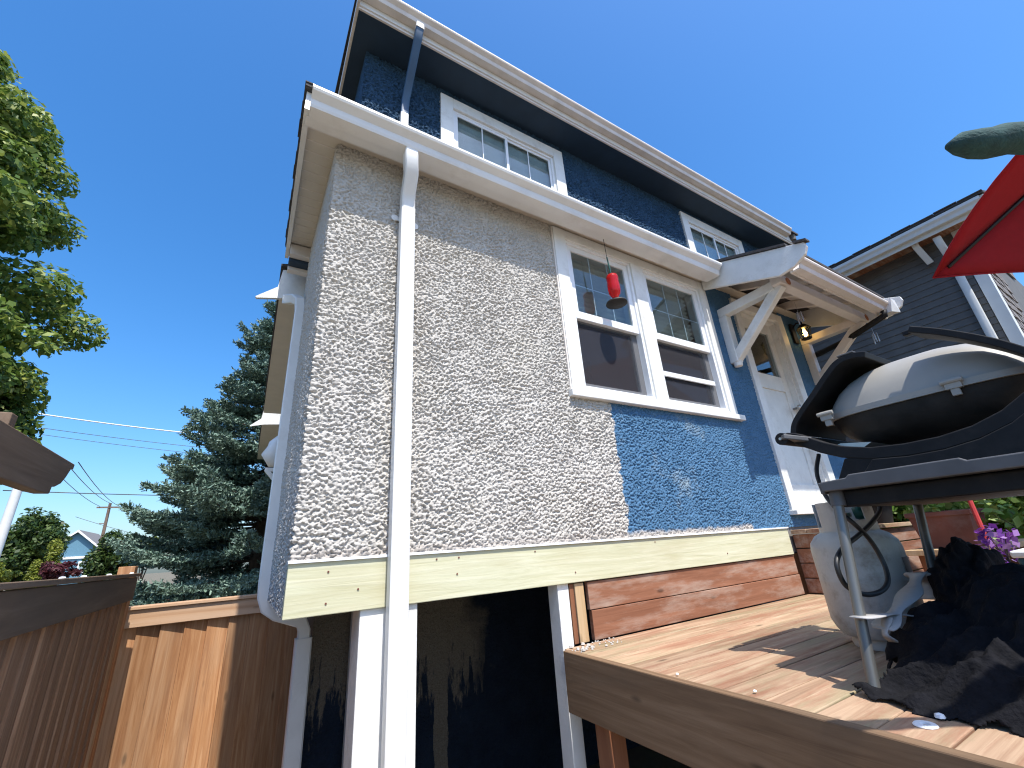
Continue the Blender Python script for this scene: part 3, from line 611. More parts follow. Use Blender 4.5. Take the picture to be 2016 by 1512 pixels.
# --- canopy over the door
cp = bpy.data.objects.new('door_canopy', None); col.objects.link(cp); cp.parent = house
def ct_(y): return 2.066+0.40*(y-1.09)            # top line of the bargeboards
for x0, x1 in ((3.435, 3.467), (5.27, 5.302)):
    MB().prism([(1.965, 2.16), (1.965, ct_(1.965)), (1.085, ct_(1.085)), (1.078, 2.02), (1.105, 1.965), (1.20, 1.915), (1.317, 1.902)], 'x', x0, x1).build('bargeboard', 'white', cp, bevel=0.004)
MB().prism([(1.205, ct_(1.205)+.004), (1.995, ct_(1.995)+.004), (1.995, ct_(1.995)+.03), (1.205, ct_(1.205)+.026)], 'x', 3.42, 5.315).build('canopy_roof', 'shingle', cp)
MB().prism([(1.06, ct_(1.06)+.003), (1.15, ct_(1.15)+.003), (1.15, ct_(1.15)+.024), (1.06, ct_(1.06)+.022)], 'x', 3.415, 3.475).build('shingle_edge', 'shingle', cp)
for k in range(6):
    y0 = 1.215+k*0.128; z0 = ct_(y0)-.028
    MB().prism([(y0, z0), (y0+.124, z0+.0496), (y0+.124, z0+.066), (y0, z0+.0165)], 'x', 3.468, 5.269).build('roof_plank', 'pink', cp)
for x in (3.98, 4.42, 4.86):
    MB().prism([(1.24, ct_(1.24)-.125), (1.98, ct_(1.98)-.125), (1.98, ct_(1.98)-.032), (1.24, ct_(1.24)-.032)], 'x', x-.022, x+.022).build('rafter', 'pink', cp, bevel=0.003)
B('front_beam', 'pink', cp, 3.57, 5.25, 1.375, 1.455, 1.922, 2.012, bevel=0.006)
for x in (3.65, 5.17):
    q = 'white' if x < 4 else 'pink'
    B('bracket_arm', q, cp, x-.045, x+.045, 1.457, 1.99, 1.905, 1.99, bevel=0.006)
    B('bracket_post', q, cp, x-.043, x+.043, 1.92, 1.995, 1.43, 1.904, bevel=0.006)
    MB().bar((x, 1.955, 1.46), (x, 1.42, 1.935), 0.075, 0.08).build('brace', q, cp, bevel=0.006)
    MB().lathe([(0.0, -0.01), (0.035, 0), (0.04, 0.04), (0.0, 0.05)], (x, 1.95, 1.395), 14, (0, 0, 1)).build('bracket_foot', q, cp, smooth='auto')
for x in (3.72, 5.12):
    MB().lathe([(0.036, 0), (0.036, 0.004)], (x+(0.08 if x > 4 else -0.02), 1.373, 1.962), 9, (0, -1, 0)).build('bare_knot', 'rawwood', cp)
cg = MB().prism([(1.236+(a-1.840)*0.82, 1.99+(b-2.302)*0.86) for a, b in kp], 'x', 3.47, 5.06).build('canopy_gutter', 'pink', cp)
MB().add([(5.062, 1.11, 2.0), (5.16, 1.11, 2.005), (5.16, 1.235, 2.005), (5.062, 1.235, 2.0), (5.065, 1.14, 1.875), (5.235, 1.12, 1.895), (5.22, 1.21, 1.895), (5.065, 1.21, 1.875)],
         [(0, 1, 2, 3), (4, 7, 6, 5), (0, 4, 5, 1), (1, 5, 6, 2), (2, 6, 7, 3), (3, 7, 4, 0)]).build('gutter_outlet', 'whitemetal', cg)
B('gutter_back', 'pink', cp, 3.468, 5.268, 1.237, 1.256, 1.89, 2.04)
MB().tube([(5.03, 1.19, 1.90), (5.03, 1.19, 1.85), (5.06, 1.3, 1.83), (5.18, 1.6, 1.80), (5.24, 1.95, 1.78)], 0.03, 8).build('drain_pipe', 'black', cp, smooth=True)

# --- wall lantern (lit)
lt = thing('wall_lantern', 'small black metal wall lantern with glowing bulb beside the door', 'lamp')
LX, LY, LZ = 5.00, 1.87, 1.98
B('back_plate', 'black', lt, LX-.04, LX+.04, 1.965, 1.985, LZ-.08, LZ+.16)
MB().tube([(LX, 1.966, LZ+.12), (LX, 1.92, LZ+.15), (LX, LY, LZ+.13), (LX, LY, LZ+.09)], 0.008, 8).build('arm', 'black', lt, smooth=True)
MB().lathe([(0.075, 0), (0.03, 0.05), (0.0, 0.06)], (LX, LY, LZ+.055), 6).build('cap', 'black', lt)
fr = MB()
for k in range(6):
    a = k*math.pi/3; fr.tube([(LX+.062*math.cos(a), LY+.062*math.sin(a), LZ+.055), (LX+.045*math.cos(a), LY+.045*math.sin(a), LZ-.06)], 0.004, 5)
fr.lathe([(0.052, 0), (0.052, 0.01)], (LX, LY, LZ-.07), 6); fr.build('cage', 'black', lt)
MB().lathe([(0.0, -0.045), (0.018, -0.03), (0.024, -0.005), (0.014, 0.03), (0.008, 0.05)], (LX, LY, LZ), 12).build('bulb', 'bulb', lt, smooth=True)
MB().lathe([(0.042, -0.058), (0.058, 0.052)], (LX, LY, LZ), 6).build('glass_panel', 'glass', lt)

# --- wind chimes
for (x, y, z, lab) in ((4.02, 1.50, 1.80, 'small metal wind chime hanging under canopy in front of the door'), (5.28, 1.39, 1.80, 'small metal wind chime hanging from right end of the door canopy')):
    wc_ = thing('wind_chime', lab, 'wind chime', group='wind chimes under the door canopy')
    MB().tube([(x, y, z+.11), (x, y, z)], 0.0015, 5).build('string', 'steel', wc_)
    for k, (dx, dy) in enumerate(((-.02, 0), (.02, .005), (0, -.02), (0.005, .02))):
        MB().tube([(x+dx, y+dy, z), (x+dx, y+dy, z-.075-.012*k)], 0.006, 8).build('chime_tube', 'steel', wc_, smooth='auto')

# --- hummingbird feeder hanging from the eave
fe = thing('bird_feeder', 'red glass hummingbird feeder on a wire in front of the left window sash', 'bird feeder')
FX, FY = 2.125, 1.88
MB().tube([(FX-.02, FY, 2.205), (FX-.018, FY, 2.03)], 0.0022, 6).build('hook_wire', 'rubber', fe)
MB().tube([(FX-.018, FY, 2.03), (FX-.004, FY, 1.87)], 0.0055, 6).build('rope', 'teal', fe)
MB().lathe([(0.018, 0.005), (0.040, 0.0), (0.046, -0.02), (0.042, -0.05), (0.046, -0.09), (0.046, -0.125), (0.040, -0.16), (0.020, -0.195), (0.020, -0.235)], (FX, FY, 1.865), 20).build('bottle', 'redglass', fe, smooth=True)
MB().lathe([(0.02, 0.02), (0.075, 0.005), (0.078, -0.006), (0.06, -0.016), (0.0, -0.02)], (FX, FY, 1.625), 22).build('tray', 'bowl', fe, smooth='auto')

# --- pent roofs along the far flank
for (y0, y1, dz) in ((3.62, 7.2, 0.0), (7.9, 11.0, 0.05)):
    MB().prism([(-0.20, 2.085+dz), (-0.19, 2.075+dz), (0.0, 2.12+dz), (0.42, 2.16+dz), (0.42, 2.50+dz), (-0.03, 2.40+dz), (-0.05, 2.22+dz)], 'y', y0, y0+0.03).build('gable_board', 'white', house)
    MB().prism([(-0.01, 2.40+dz), (-0.03, 2.16+dz), (0.42, 2.17+dz), (0.42, 2.50+dz)], 'y', y0+.03, y1).build('pent_roof', 'soffit', house)
    MB().prism([(0.42, 2.53+dz), (-0.05, 2.42+dz), (-0.05, 2.44+dz), (0.42, 2.55+dz)], 'y', y0-.03, y1).build('pent_shingles', 'shingle', house)
B('trellis_bar', 'white', house, 0.07, 0.42, 5.2, 5.23, 0.92, 0.96)
MB().bar((0.08, 5.21, 0.94), (0.34, 5.21, 0.64), 0.03, 0.04).build('trellis_bar', 'white', house)
bag = MB().lathe([(0.0, -0.18), (0.06, -0.15), (0.10, -0.06), (0.09, 0.03), (0.05, 0.10), (0.02, 0.14)], (0.13, 4.9, 1.08), 12)
bv = [(x+0.02*math.sin(z*40+x*30), y, z+0.015*math.sin(x*60)) for x, y, z in bag.v]; bag.v = bv
tag(bag.build('hanging_bag', 'blind', None, smooth=True), 'crumpled white bag hanging on the far side wall beyond the downspout', 'bag')
# ------------------------------------------------------------------ deck
deck = thing('deck', 'weathered wooden deck with grey-brown rim board beside the house', 'deck')
DZ = -0.49
bd = MB().box(0, 5.6, -0.0695, 0.0695, -0.03, 0).build('deck_board', 'deck', deck, bevel=0.003)
bd.location = (1.432, 1.915, DZ)
for k in range(1, 22):
    inst(bd, 'deck_board', deck, (1.432+random.uniform(-.003, .003), 1.915-k*0.145, DZ+random.uniform(-.001, .001)))
B('rim_board', 'fascia_wood', deck, 1.392, 1.428, -1.25, 1.945, DZ-0.245, DZ+0.004, bevel=0.004)
B('rim_board', 'fascia_wood', deck, 1.43, 7.0, -1.29, -1.252, DZ-0.245, DZ-0.005, bevel=0.004)
B('leg', 'post', deck, 1.43, 1.52, 1.72, 1.81, GZ, DZ-0.031, bevel=0.004)
for (x, y) in ((1.43, -0.9), (4.0, 0.2), (4.0, 1.75), (6.6, -0.9)):
    B('leg', 'post', deck, x, x+.09, y, y+.09, GZ, DZ-0.031, bevel=0.004)
for k in range(5):
    B('joist', 'post', deck, 1.6+k*1.2, 1.64+k*1.2, -1.2, 1.95, DZ-0.24, DZ-0.032)
# skirt under the rim board of the house
sk = thing('skirt_boards', 'two red-stained horizontal boards with scuffed paint between deck and pale beam', 'skirting')
B('board', 'redwood', sk, 1.632, 3.752, 1.994, 2.02, -0.342, -0.206, bevel=0.003)
B('board', 'redwood', sk, 1.640, 3.758, 1.992, 2.02, -0.486, -0.346, bevel=0.003)
B('end_post', 'palepost', sk, 1.545, 1.605, 1.995, 2.05, -0.486, -0.206, bevel=0.003)
B('end_post', 'post', sk, 1.512, 1.540, 2.0, 2.05, -0.486, -0.206, bevel=0.003)
# steps / planter box below the door
stp = thing('door_step', 'boxed wooden step landing below the white door', 'step')
for k in range(4):
    B('riser_board', 'redwood', stp, 3.83, 4.95, 1.525, 1.55, -0.482+k*0.108, -0.378+k*0.108-.004, bevel=0.003)
    B('side_board', 'redwood', stp, 3.80, 3.826, 1.52, 1.985, -0.482+k*0.108, -0.378+k*0.108-.004, bevel=0.003)
for k in range(4):
    B('tread_board', 'deck', stp, 3.78, 4.97, 1.50+k*0.121, 1.617+k*0.121, -0.052, -0.022, bevel=0.003)
# loose bits on the deck
wa = MB(); ring = []
wa.lathe([(0.010, 0.0), (0.024, 0.0), (0.026, 0.003), (0.023, 0.006), (0.011, 0.006), (0.010, 0.0)], (1.535, 0.612, DZ), 18)
tag(wa.build('washer', 'vinyl', None, smooth='auto'), 'white plastic washer lying on the deck near its edge', 'washer')
for i, (x, y, s_, lab) in enumerate(((1.60, 0.60, .012, 'white pebble on shaded deck just right of the plastic washer'), (1.75, 0.72, .010, 'white pebble lying in the grill shadow on the deck'), (1.47, 1.02, .006, 'tiny white paint chip near the deck edge by the sunlit boards'), (1.45, 1.31, .006, 'tiny white paint chip on the rim board in the sun'))):
    pb = MB().lathe([(0, 0), (s_, s_*.3), (s_*.8, s_*.9), (0, s_*1.2)], (x, y, DZ+.004), 7)
    tag(pb.build('pebble', 'vinyl', None), lab, 'pebble')
for (x, y) in ((1.46, 1.90), (1.50, 1.935), (1.55, 1.96), (1.59, 1.965), (1.44, 1.94)):
    pass
db = MB()
for k in range(60):
    x = random.uniform(1.42, 1.75); y = random.uniform(1.86, 1.985); r = random.uniform(.003, .012)*(1 if x < 1.6 else .5)
    db.lathe([(0, 0), (r, r*.3), (r*.7, r), (0, r*1.1)], (x, y, DZ+.001), 5)
tag(db.build('plaster_crumbs', 'stucco_side'), 'pale plaster crumbs piled in the inner deck corner', 'debris', kind='stuff')

# ------------------------------------------------------------------ fences
pick = None
def picket_fence(name, label, pts, rot, z0, z1, axis):
    global pick
    f = thing(name, label, 'fence', group=None)
    return f
ff = thing('cedar_fence', 'sunlit orange cedar board fence between side fence and house', 'fence')
FYf = 4.02; FT = -0.205
p0 = MB().box(-0.075, 0.075, -0.009, 0.009, GZ, -0.32).build('picket', 'cedar', ff, bevel=0.002)
p0.location = (-0.60, FYf, 0); p0.rotation_euler = (0, 0, R(9))
for k in range(1, 9):
    inst(p0, 'picket', ff, (-0.60+k*0.128, FYf+random.uniform(-.003, .003), random.uniform(-.004, .004)), (0, R(random.uniform(-.5, .5)), R(9+random.uniform(-2, 2))))
B('top_rail', 'cedar_cap', ff, -0.66, 0.42, FYf-.045, FYf-.02, -0.33, FT-0.022, bevel=0.003)
B('cap_board', 'cedar_cap', ff, -0.66, 0.42, FYf-.06, FYf+.07, FT-0.02, FT, bevel=0.003)
B('back_rail', 'cedar_cap', ff, -0.66, 0.42, FYf+.025, FYf+.06, -0.36, -0.27)
B('end_post', 'cedar', ff, -0.685, -0.60, 3.83, 3.92, GZ, 0.045, bevel=0.003)
nf = thing('side_fence', 'shaded brown board fence running along the left edge of the yard', 'fence')
NX = -0.61
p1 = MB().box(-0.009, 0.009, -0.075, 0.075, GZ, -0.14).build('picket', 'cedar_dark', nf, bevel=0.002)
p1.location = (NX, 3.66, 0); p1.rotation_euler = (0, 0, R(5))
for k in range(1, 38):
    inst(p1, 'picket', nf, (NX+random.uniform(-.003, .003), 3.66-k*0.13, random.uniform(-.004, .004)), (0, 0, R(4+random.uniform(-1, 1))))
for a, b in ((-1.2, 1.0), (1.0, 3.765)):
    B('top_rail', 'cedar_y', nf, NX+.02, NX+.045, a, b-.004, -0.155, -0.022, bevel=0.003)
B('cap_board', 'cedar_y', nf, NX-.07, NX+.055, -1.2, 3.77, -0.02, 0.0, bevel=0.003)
B('end_post', 'cedar', nf, NX-.06, NX+.02, 3.745, 3.825, GZ, -0.022, bevel=0.003)
# drips / chips on the cap
for i, y in enumerate((2.35, 2.62, 3.05, 3.6)):
    MB().lathe([(0, 0), (.012, .001), (.009, .006), (0, .007)], (NX+.035, y, 0.0), 6).build('paint_chip', 'vinyl', nf)
# gate arbor over the fence line
ar = thing('gate_arbor', 'dark weathered arbor beam with scroll-cut end on an orange post', 'arbor')
prof = [(0.3, 0.402), (2.225, 0.402), (2.222, 0.382), (2.20, 0.378), (2.175, 0.345), (2.145, 0.318), (2.10, 0.300), (2.075, 0.297), (2.07, 0.272), (1.98, 0.268), (0.3, 0.262)]
MB().prism(prof, 'x', -0.64, -0.60).build('beam', 'cedar_y', ar, bevel=0.003)
MB().prism(prof, 'x', -0.80, -0.76).build('beam', 'cedar_y', ar, bevel=0.003)
for y in (1.72, 0.6):
    B('post', 'cedar', ar, -0.755, -0.645, y, y+.10, GZ, 0.38, bevel=0.004)
for y in (0.5, 0.9, 1.3, 1.7):
    B('cross_piece', 'cedar_y', ar, -0.95, -0.62, y, y+.04, 0.404, 0.45, bevel=0.003)

# ------------------------------------------------------------------ propane tank
tk = thing('propane_tank', 'scuffed pale grey propane cylinder standing on the deck behind the grill', 'gas tank')
TX, TY = 2.37, 0.985; tr = 0.168
MB().lathe([(0.11, 0.0), (0.115, 0.015), (0.11, 0.04), (0.14, 0.045), (tr-.012, 0.07), (tr, 0.10), (tr, 0.25), (tr+.001, 0.255), (tr, 0.26), (tr, 0.385), (tr-.006, 0.412), (tr-.03, 0.442), (0.10, 0.463), (0.04, 0.47)], (TX, TY, DZ), 40).build('cylinder', 'tank', tk, smooth='auto')
lb = MB(); vv = []
for k in range(9):
    an = math.atan2(-0.93, -0.40)+0.25+k*0.09
    for zz in (0.285, 0.345): vv.append((TX+(tr+.0015)*math.cos(an), TY+(tr+.0015)*math.sin(an), DZ+zz))
lb.add(vv, [(2*k, 2*k+2, 2*k+3, 2*k+1) for k in range(8)]); lb.build('faded_label', 'greyplastic', tk)
# collar with hand holes
cm = MB(); n = 40; R0 = 0.112
for k in range(n):
    a0 = 2*math.pi*k/n; a1 = 2*math.pi*(k+1)/n; ph = (k % 20)
    segs = [(0.45, 0.60)] if False else ([(0.445, 0.50), (0.555, 0.585)] if ph in (3, 4, 5, 6) else [(0.445, 0.585)])
    if 12 <= k <= 15: segs = [(0.445, 0.48)]
    for z0, z1 in segs:
        v = []
        for rr_ in (R0, R0-.005):
            for a in (a0, a1):
                for z in (z0, z1): v.append((TX+rr_*math.cos(a), TY+rr_*math.sin(a), DZ+z))
        cm.add(v, [(0, 2, 3, 1), (4, 5, 7, 6), (0, 1, 5, 4), (2, 6, 7, 3), (0, 4, 6, 2), (1, 3, 7, 5)])
cm.build('collar', 'tank', tk)
MB().lathe([(0.02, 0), (0.02, 0.05), (0.03, 0.052), (0.03, 0.07), (0.012, 0.075), (0.012, 0.10)], (TX, TY, DZ+.465), 12).build('valve', 'steel', tk, smooth='auto')
MB().lathe([(0.024, 0), (0.03, 0.01), (0.03, 0.03), (0.02, 0.045)], (TX-.02, TY-.05, DZ+.53), 14, (0.3, -1, 0.1)).build('regulator_knob', 'teal', tk, smooth='auto')
MB().tube([(TX-.11, TY-.02, DZ+.60), (TX-.085, TY-.03, DZ+.55), (TX-.07, TY-.04, DZ+.51)], 0.007, 6).build('red_tag', 'redplastic', tk)
MB().tube([(TX-.12, TY-.02, DZ+.615), (TX-.10, TY-.025, DZ+.59)], 0.004, 6).build('tag_hook', 'rubber', tk)

# ------------------------------------------------------------------ grill on its folding cart
gr = thing('gas_grill', 'portable gas grill with pale grey lid, black cradle and folding cart', 'grill')
# lid & bowl: long axis along Y, back rim towards the camera side (-X)
GXc, GYc, GZr = 2.285, 0.50, 0.425; hx, hy = 0.235, 0.335
def superell(a, e): c = math.cos(a); s_ = math.sin(a); return math.copysign(abs(c)**e, c), math.copysign(abs(s_)**e, s_)
def dome(prof, seg=56, e=0.55):
    mb = MB(); vs_ = []
    for sx_, sy_, z in prof:
        for k in range(seg):
            c, s_ = superell(2*math.pi*k/seg, e); vs_.append((GXc+hx*sx_*c, GYc+hy*sy_*s_, GZr+z))
    n = len(prof); fs = [(i*seg+k, i*seg+(k+1) % seg, (i+1)*seg+(k+1) % seg, (i+1)*seg+k) for i in range(n-1) for k in range(seg)]
    fs.append(tuple(range((n-1)*seg, n*seg))); fs.append(tuple(range(seg))[::-1])
    return mb.add(vs_, fs)
lid = dome([(1.0, 1.0, 0.012), (0.985, 0.975, 0.03), (0.955, 0.92, 0.06), (0.90, 0.84, 0.095), (0.80, 0.71, 0.13), (0.66, 0.55, 0.158), (0.45, 0.36, 0.178), (0.2, 0.16, 0.187), (0.05, 0.04, 0.188)]).build('lid', 'grillgrey', gr, smooth='auto')
dome([(1.0, 1.0, -0.012), (1.035, 1.025, -0.012), (1.035, 1.025, 0.011), (1.0, 1.0, 0.0125)]).build('rim', 'grillgrey', lid, smooth='auto')
dome([(0.985, 0.985, -0.013), (0.97, 0.96, -0.04), (0.92, 0.88, -0.085), (0.80, 0.72, -0.12), (0.6, 0.5, -0.142), (0.3, 0.25, -0.15)]).build('bowl', 'bowl', gr, smooth='auto')
for y in (0.39, 0.79):
    hb = MB(); xh = GXc-hx-.012
    hb.box(xh-.008, xh+.012, y-.022, y+.022, GZr-.016, GZr+.022); hb.lathe([(0.009, -.03), (0.009, .03)], (xh-.006, y, GZr+.012), 10, (0, 1, 0)); hb.box(xh-.004, xh+.01, y-.012, y+.012, GZr-.04, GZr-.014)
    hb.build('hinge', 'grillgrey', gr, bevel=0.002)
# cradle: swept black band under the bowl
def band(pts, w, t, mat, name, parent, x):
    n = len(pts); vs_ = []
    for i, (y, z) in enumerate(pts):
        a = pts[max(i-1, 0)]; b = pts[min(i+1, n-1)]; d = Vector((0, b[0]-a[0], b[1]-a[1])).normalized(); nn = Vector((0, -d.z, d.y))
        for sx_, sn in ((-1, -1), (1, -1), (1, 1), (-1, 1)):
            p = Vector((x, y, z))+Vector((sx_*w/2, 0, 0))+nn*(sn*t/2); vs_.append(p)
    fs = [(i*4+k, i*4+(k+1) % 4, (i+1)*4+(k+1) % 4, (i+1)*4+k) for i in range(n-1) for k in range(4)]+[(3, 2, 1, 0), tuple(range((n-1)*4, n*4))]
    return MB().add(vs_, fs).build(name, mat, parent, bevel=0.004)
cr_pts = [(0.945, 0.352), (0.925, 0.362), (0.90, 0.352), (0.86, 0.325), (0.81, 0.292), (0.75, 0.262), (0.66, 0.237), (0.56, 0.228), (0.46, 0.230), (0.37, 0.245), (0.29, 0.275), (0.22, 0.32), (0.16, 0.375), (0.11, 0.43)]
for x in (1.985, 2.56): band(cr_pts, 0.055, 0.045, 'black', 'cradle_rail', gr, x)
for (y, z) in ((0.90, 0.345), (0.72, 0.245), (0.30, 0.262)):
    B('cradle_cross', 'black', gr, 2.012, 2.53, y-.035, y+.035, z-.012, z+.012, bevel=0.004)
MB().tube([(1.90, 0.925, 0.352), (2.62, 0.925, 0.352)], 0.026, 14).build('far_handle', 'black', gr, smooth='auto')
MB().bar((1.90, 0.925, 0.358), (1.985, 0.86, 0.335), 0.05, 0.02).build('handle_lug', 'greyplastic', gr, bevel=0.004)
MB().tube([(1.897, 0.925, 0.352), (1.889, 0.925, 0.352)], 0.006, 8).build('bolt', 'steel', gr)
# feet that carry the cradle down to the cart
for y in (0.70, 0.33):
    MB().prism([(y-.10, 0.150), (y+.10, 0.150), (y+.05, 0.235), (y-.05, 0.235)], 'x', 1.96, 2.01).build('foot', 'black', gr, bevel=0.004)
    MB().prism([(y-.10, 0.150), (y+.10, 0.150), (y+.05, 0.235), (y-.05, 0.235)], 'x', 2.535, 2.585).build('foot', 'black', gr, bevel=0.004)
for x in (1.955, 2.59):
    MB().prism([(0.12, 0.1505), (0.72, 0.1505), (0.66, 0.215), (0.56, 0.205), (0.46, 0.207), (0.37, 0.222), (0.29, 0.252), (0.22, 0.297), (0.12, 0.40)], 'x', x-.006, x+.006).build('side_plate', 'black', gr, bevel=0.003)
# end tables folded up beside the lid
def curved_panel(pts, x0, x1, t, name, mat):
    pts = [(q.y, q.z) for q in smoothline([(0, a, b) for a, b in pts], 6)]
    n = len(pts); lo = []; up = []
    for i, (y, z) in enumerate(pts):
        a = pts[max(i-1, 0)]; b = pts[min(i+1, n-1)]; d = Vector((b[0]-a[0], b[1]-a[1])).normalized(); nn = Vector((-d.y, d.x))
        lo.append((y-nn.x*t/2, z-nn.y*t/2)); up.append((y+nn.x*t/2, z+nn.y*t/2))
    vs_ = [(x, *p) for x in (x0, x1) for p in lo+up]; m = 2*n
    fs = []
    for i in range(n-1):
        fs += [(i, i+1, m+i+1, m+i), (n+i, m+n+i, m+n+i+1, n+i+1), (i, n+i, n+i+1, i+1), (m+i, m+i+1, m+n+i+1, m+n+i)]
    fs += [(0, m, m+n, n), (n-1, 2*n-1, m+2*n-1, m+n-1)]
    return MB().add(vs_, fs).build(name, mat, gr, bevel=0.003)
curved_panel([(0.935, 0.385), (0.915, 0.43), (0.865, 0.48), (0.807, 0.53), (0.74, 0.59), (0.685, 0.63), (0.63, 0.637), (0.585, 0.625)], 2.03, 2.50, 0.024, 'end_table', 'black')
curved_panel([(0.423, 0.645), (0.343, 0.592), (0.259, 0.522), (0.20, 0.458), (0.15, 0.39)], 1.975, 2.095, 0.024, 'end_table', 'black')
B('table_tab', 'black', gr, 2.02, 2.05, 0.424, 0.455, 0.640, 0.658)
MB().box(2.03, 2.50, 0.62, 0.68, 0.6495, 0.657).build('table_lip', 'greyplastic', gr, bevel=0.003)
# lid handle on the far (front) side
MB().tube([(2.535, 0.30, 0.50), (2.58, 0.32, 0.53), (2.59, 0.50, 0.535), (2.58, 0.68, 0.53), (2.535, 0.70, 0.50)], 0.014, 8).build('lid_handle', 'black', gr, smooth=True)
MB().prism([(0.66, 0.283), (0.76, 0.300), (0.80, 0.292), (0.69, 0.268)], 'x', 2.0, 2.20).build('grease_tray', 'steel', gr)
# cart top tray
ct = MB(); ct.box(1.80, 2.66, 0.14, 0.785, 0.112, 0.128)
tray = ct.build('cart_shelf', 'greyplastic', gr, bevel=0.006)
MB().prism([(0.785, 0.112), (0.785, 0.146), (0.70, 0.150), (0.69, 0.160), (0.40, 0.160), (0.385, 0.150), (0.14, 0.150), (0.14, 0.112)], 'x', 1.785, 1.802).build('cart_edge', 'greyplastic', gr, bevel=0.004)
MB().box(1.802, 2.66, 0.785, 0.80, 0.105, 0.146).build('cart_edge', 'greyplastic', gr, bevel=0.004)
MB().box(1.84, 2.60, 0.17, 0.76, 0.055, 0.110).build('cart_underframe', 'black', gr, bevel=0.005)
for (x0, x1, y) in ((1.835, 1.69, 0.765), (2.51, 2.30, 0.745), (1.845, 1.70, 0.19), (2.51, 2.30, 0.19)):
    lg = MB().tube([(x0, y, 0.10), (x1, y+.01, DZ+.002)], 0.0165, 12).build('cart_leg', 'tube', gr, smooth='auto')
    MB().tube([(x0, y, 0.108), (x0-.006, y, 0.06)], 0.023, 12).build('leg_socket', 'greyplastic', gr, smooth='auto')
# gas hose
hp = [[2.17, 0.92, 0.297], [2.122, 0.93, 0.217], [2.058, 0.9, 0.126], [1.988, 0.84, 0.049], [1.98, 0.8, -0.001], [2.042, 0.79, -0.063], [2.062, 0.78, -0.141], [2.026, 0.77, -0.199], [1.956, 0.77, -0.228], [1.88, 0.785, -0.235], [1.82, 0.80, -0.218], [1.775, 0.805, -0.186], [1.772, 0.805, -0.125], [1.85, 0.805, -0.082], [1.985, 0.80, -0.046], [2.103, 0.79, -0.006], [2.25, 0.8, 0.041], [2.302, 0.82, 0.077], [2.31, 0.86, 0.087], [2.32, 0.90, 0.07]]
MB().tube(smoothline(hp), 0.0085, 8).build('gas_hose', 'rubber', gr, smooth=True)

# ------------------------------------------------------------------ crumpled grill cover and cloth under the cart
def crumple(name, mat, label, cat, c, size, seed, amp=0.35, n=46, squash=1.0):
    u = np.linspace(0, 2*np.pi, n, endpoint=False); v = np.linspace(-np.pi/2, np.pi/2, n//2)
    U, V = np.meshgrid(u, v, indexing='ij')
    nx, ny, nz = np.cos(V)*np.cos(U), np.cos(V)*np.sin(U), np.sin(V)
    r = 1+amp*perlin(nx*1.7+5+seed, ny*1.7+nz*1.9+9, seed)+amp*0.7*np.abs(perlin(nx*3.3+nz*2+seed, ny*3.3-nz+3, seed+1))+amp*.3*perlin(nx*7+nz*5, ny*7+seed, seed+2)
    P = np.stack([c[0]+size[0]*nx*r, c[1]+size[1]*ny*r, c[2]+size[2]*nz*r], -1)
    P[..., 2] = np.maximum(P[..., 2], DZ+.004); P = np.concatenate([P, P[:1]], 0)
    o = grid_mesh(name, P, mat, None); return tag(o, label, cat)
def drape(name, label, x0, x1, y0, y1, bumps, seed):
    n = 150; X, Y = np.meshgrid(np.linspace(x0, x1, n), np.linspace(y0, y1, n), indexing='ij')
    H = np.zeros_like(X)
    for bx_, by_, br_, bh_ in bumps: H = np.maximum(H, bh_*np.exp(-(((X-bx_)**2+(Y-by_)**2)/br_**2)**1.4))
    wx = X+0.06*perlin(X/0.2, Y/0.2, seed); wy = Y+0.06*perlin(X/0.2+3, Y/0.2, seed+1)
    fold = 1-np.abs(perlin(wx/0.13+wy/0.3, wy/0.16, seed+2))*2.2; fold2 = 1-np.abs(perlin(wx/0.055, wy/0.075, seed+3))*2
    u = (X-x0)/(x1-x0); v = (Y-y0)/(y1-y0); ed = np.clip(np.minimum(np.minimum(u, 1-u), np.minimum(v, 1-v))*7+0.25*perlin(X/0.08, Y/0.08, seed+5), 0, 1)
    H = (H+0.045*np.clip(fold, 0, 1)+0.014*fold2)*sstep(0, 0.8, ed)
    P_ = np.stack([X, Y, DZ+0.004+np.maximum(H, 0)], -1).reshape(-1, 3); idx = np.arange(n*n).reshape(n, n)
    q = np.stack([idx[:-1, :-1], idx[1:, :-1], idx[1:, 1:], idx[:-1, 1:]], -1).reshape(-1, 4)
    e2 = np.minimum(np.minimum(u, 1-u), np.minimum(v, 1-v))+0.16*perlin(X/0.19, Y/0.19, seed+7)+0.05*perlin(X/0.05, Y/0.05, seed+8)
    q = q[e2.reshape(-1)[q[:, 0]] > 0.075]
    o = raw_mesh(name, P_, q, 'cover', None, smooth=True); md = o.modifiers.new('solid', 'SOLIDIFY'); md.thickness = 0.003; return tag(o, label, 'cover')
drape('grill_cover', 'crumpled black fabric grill cover heaped on the deck under the cart', 1.60, 2.30, -0.25, 0.88, [(1.95, 0.22, 0.27, 0.31), (2.1, 0.45, 0.22, 0.28), (1.75, 0.12, 0.2, 0.18), (2.0, 0.66, 0.17, 0.17), (1.85, 0.50, 0.15, 0.13)], 21)
crumple('fabric_bag', 'cover', 'black fabric bundle leaning behind the cart leg, beside the tank', 'bag', (2.36, 0.63, -0.31), (0.20, 0.11, 0.20), 8, 0.22, n=140)
MB_ = MB()
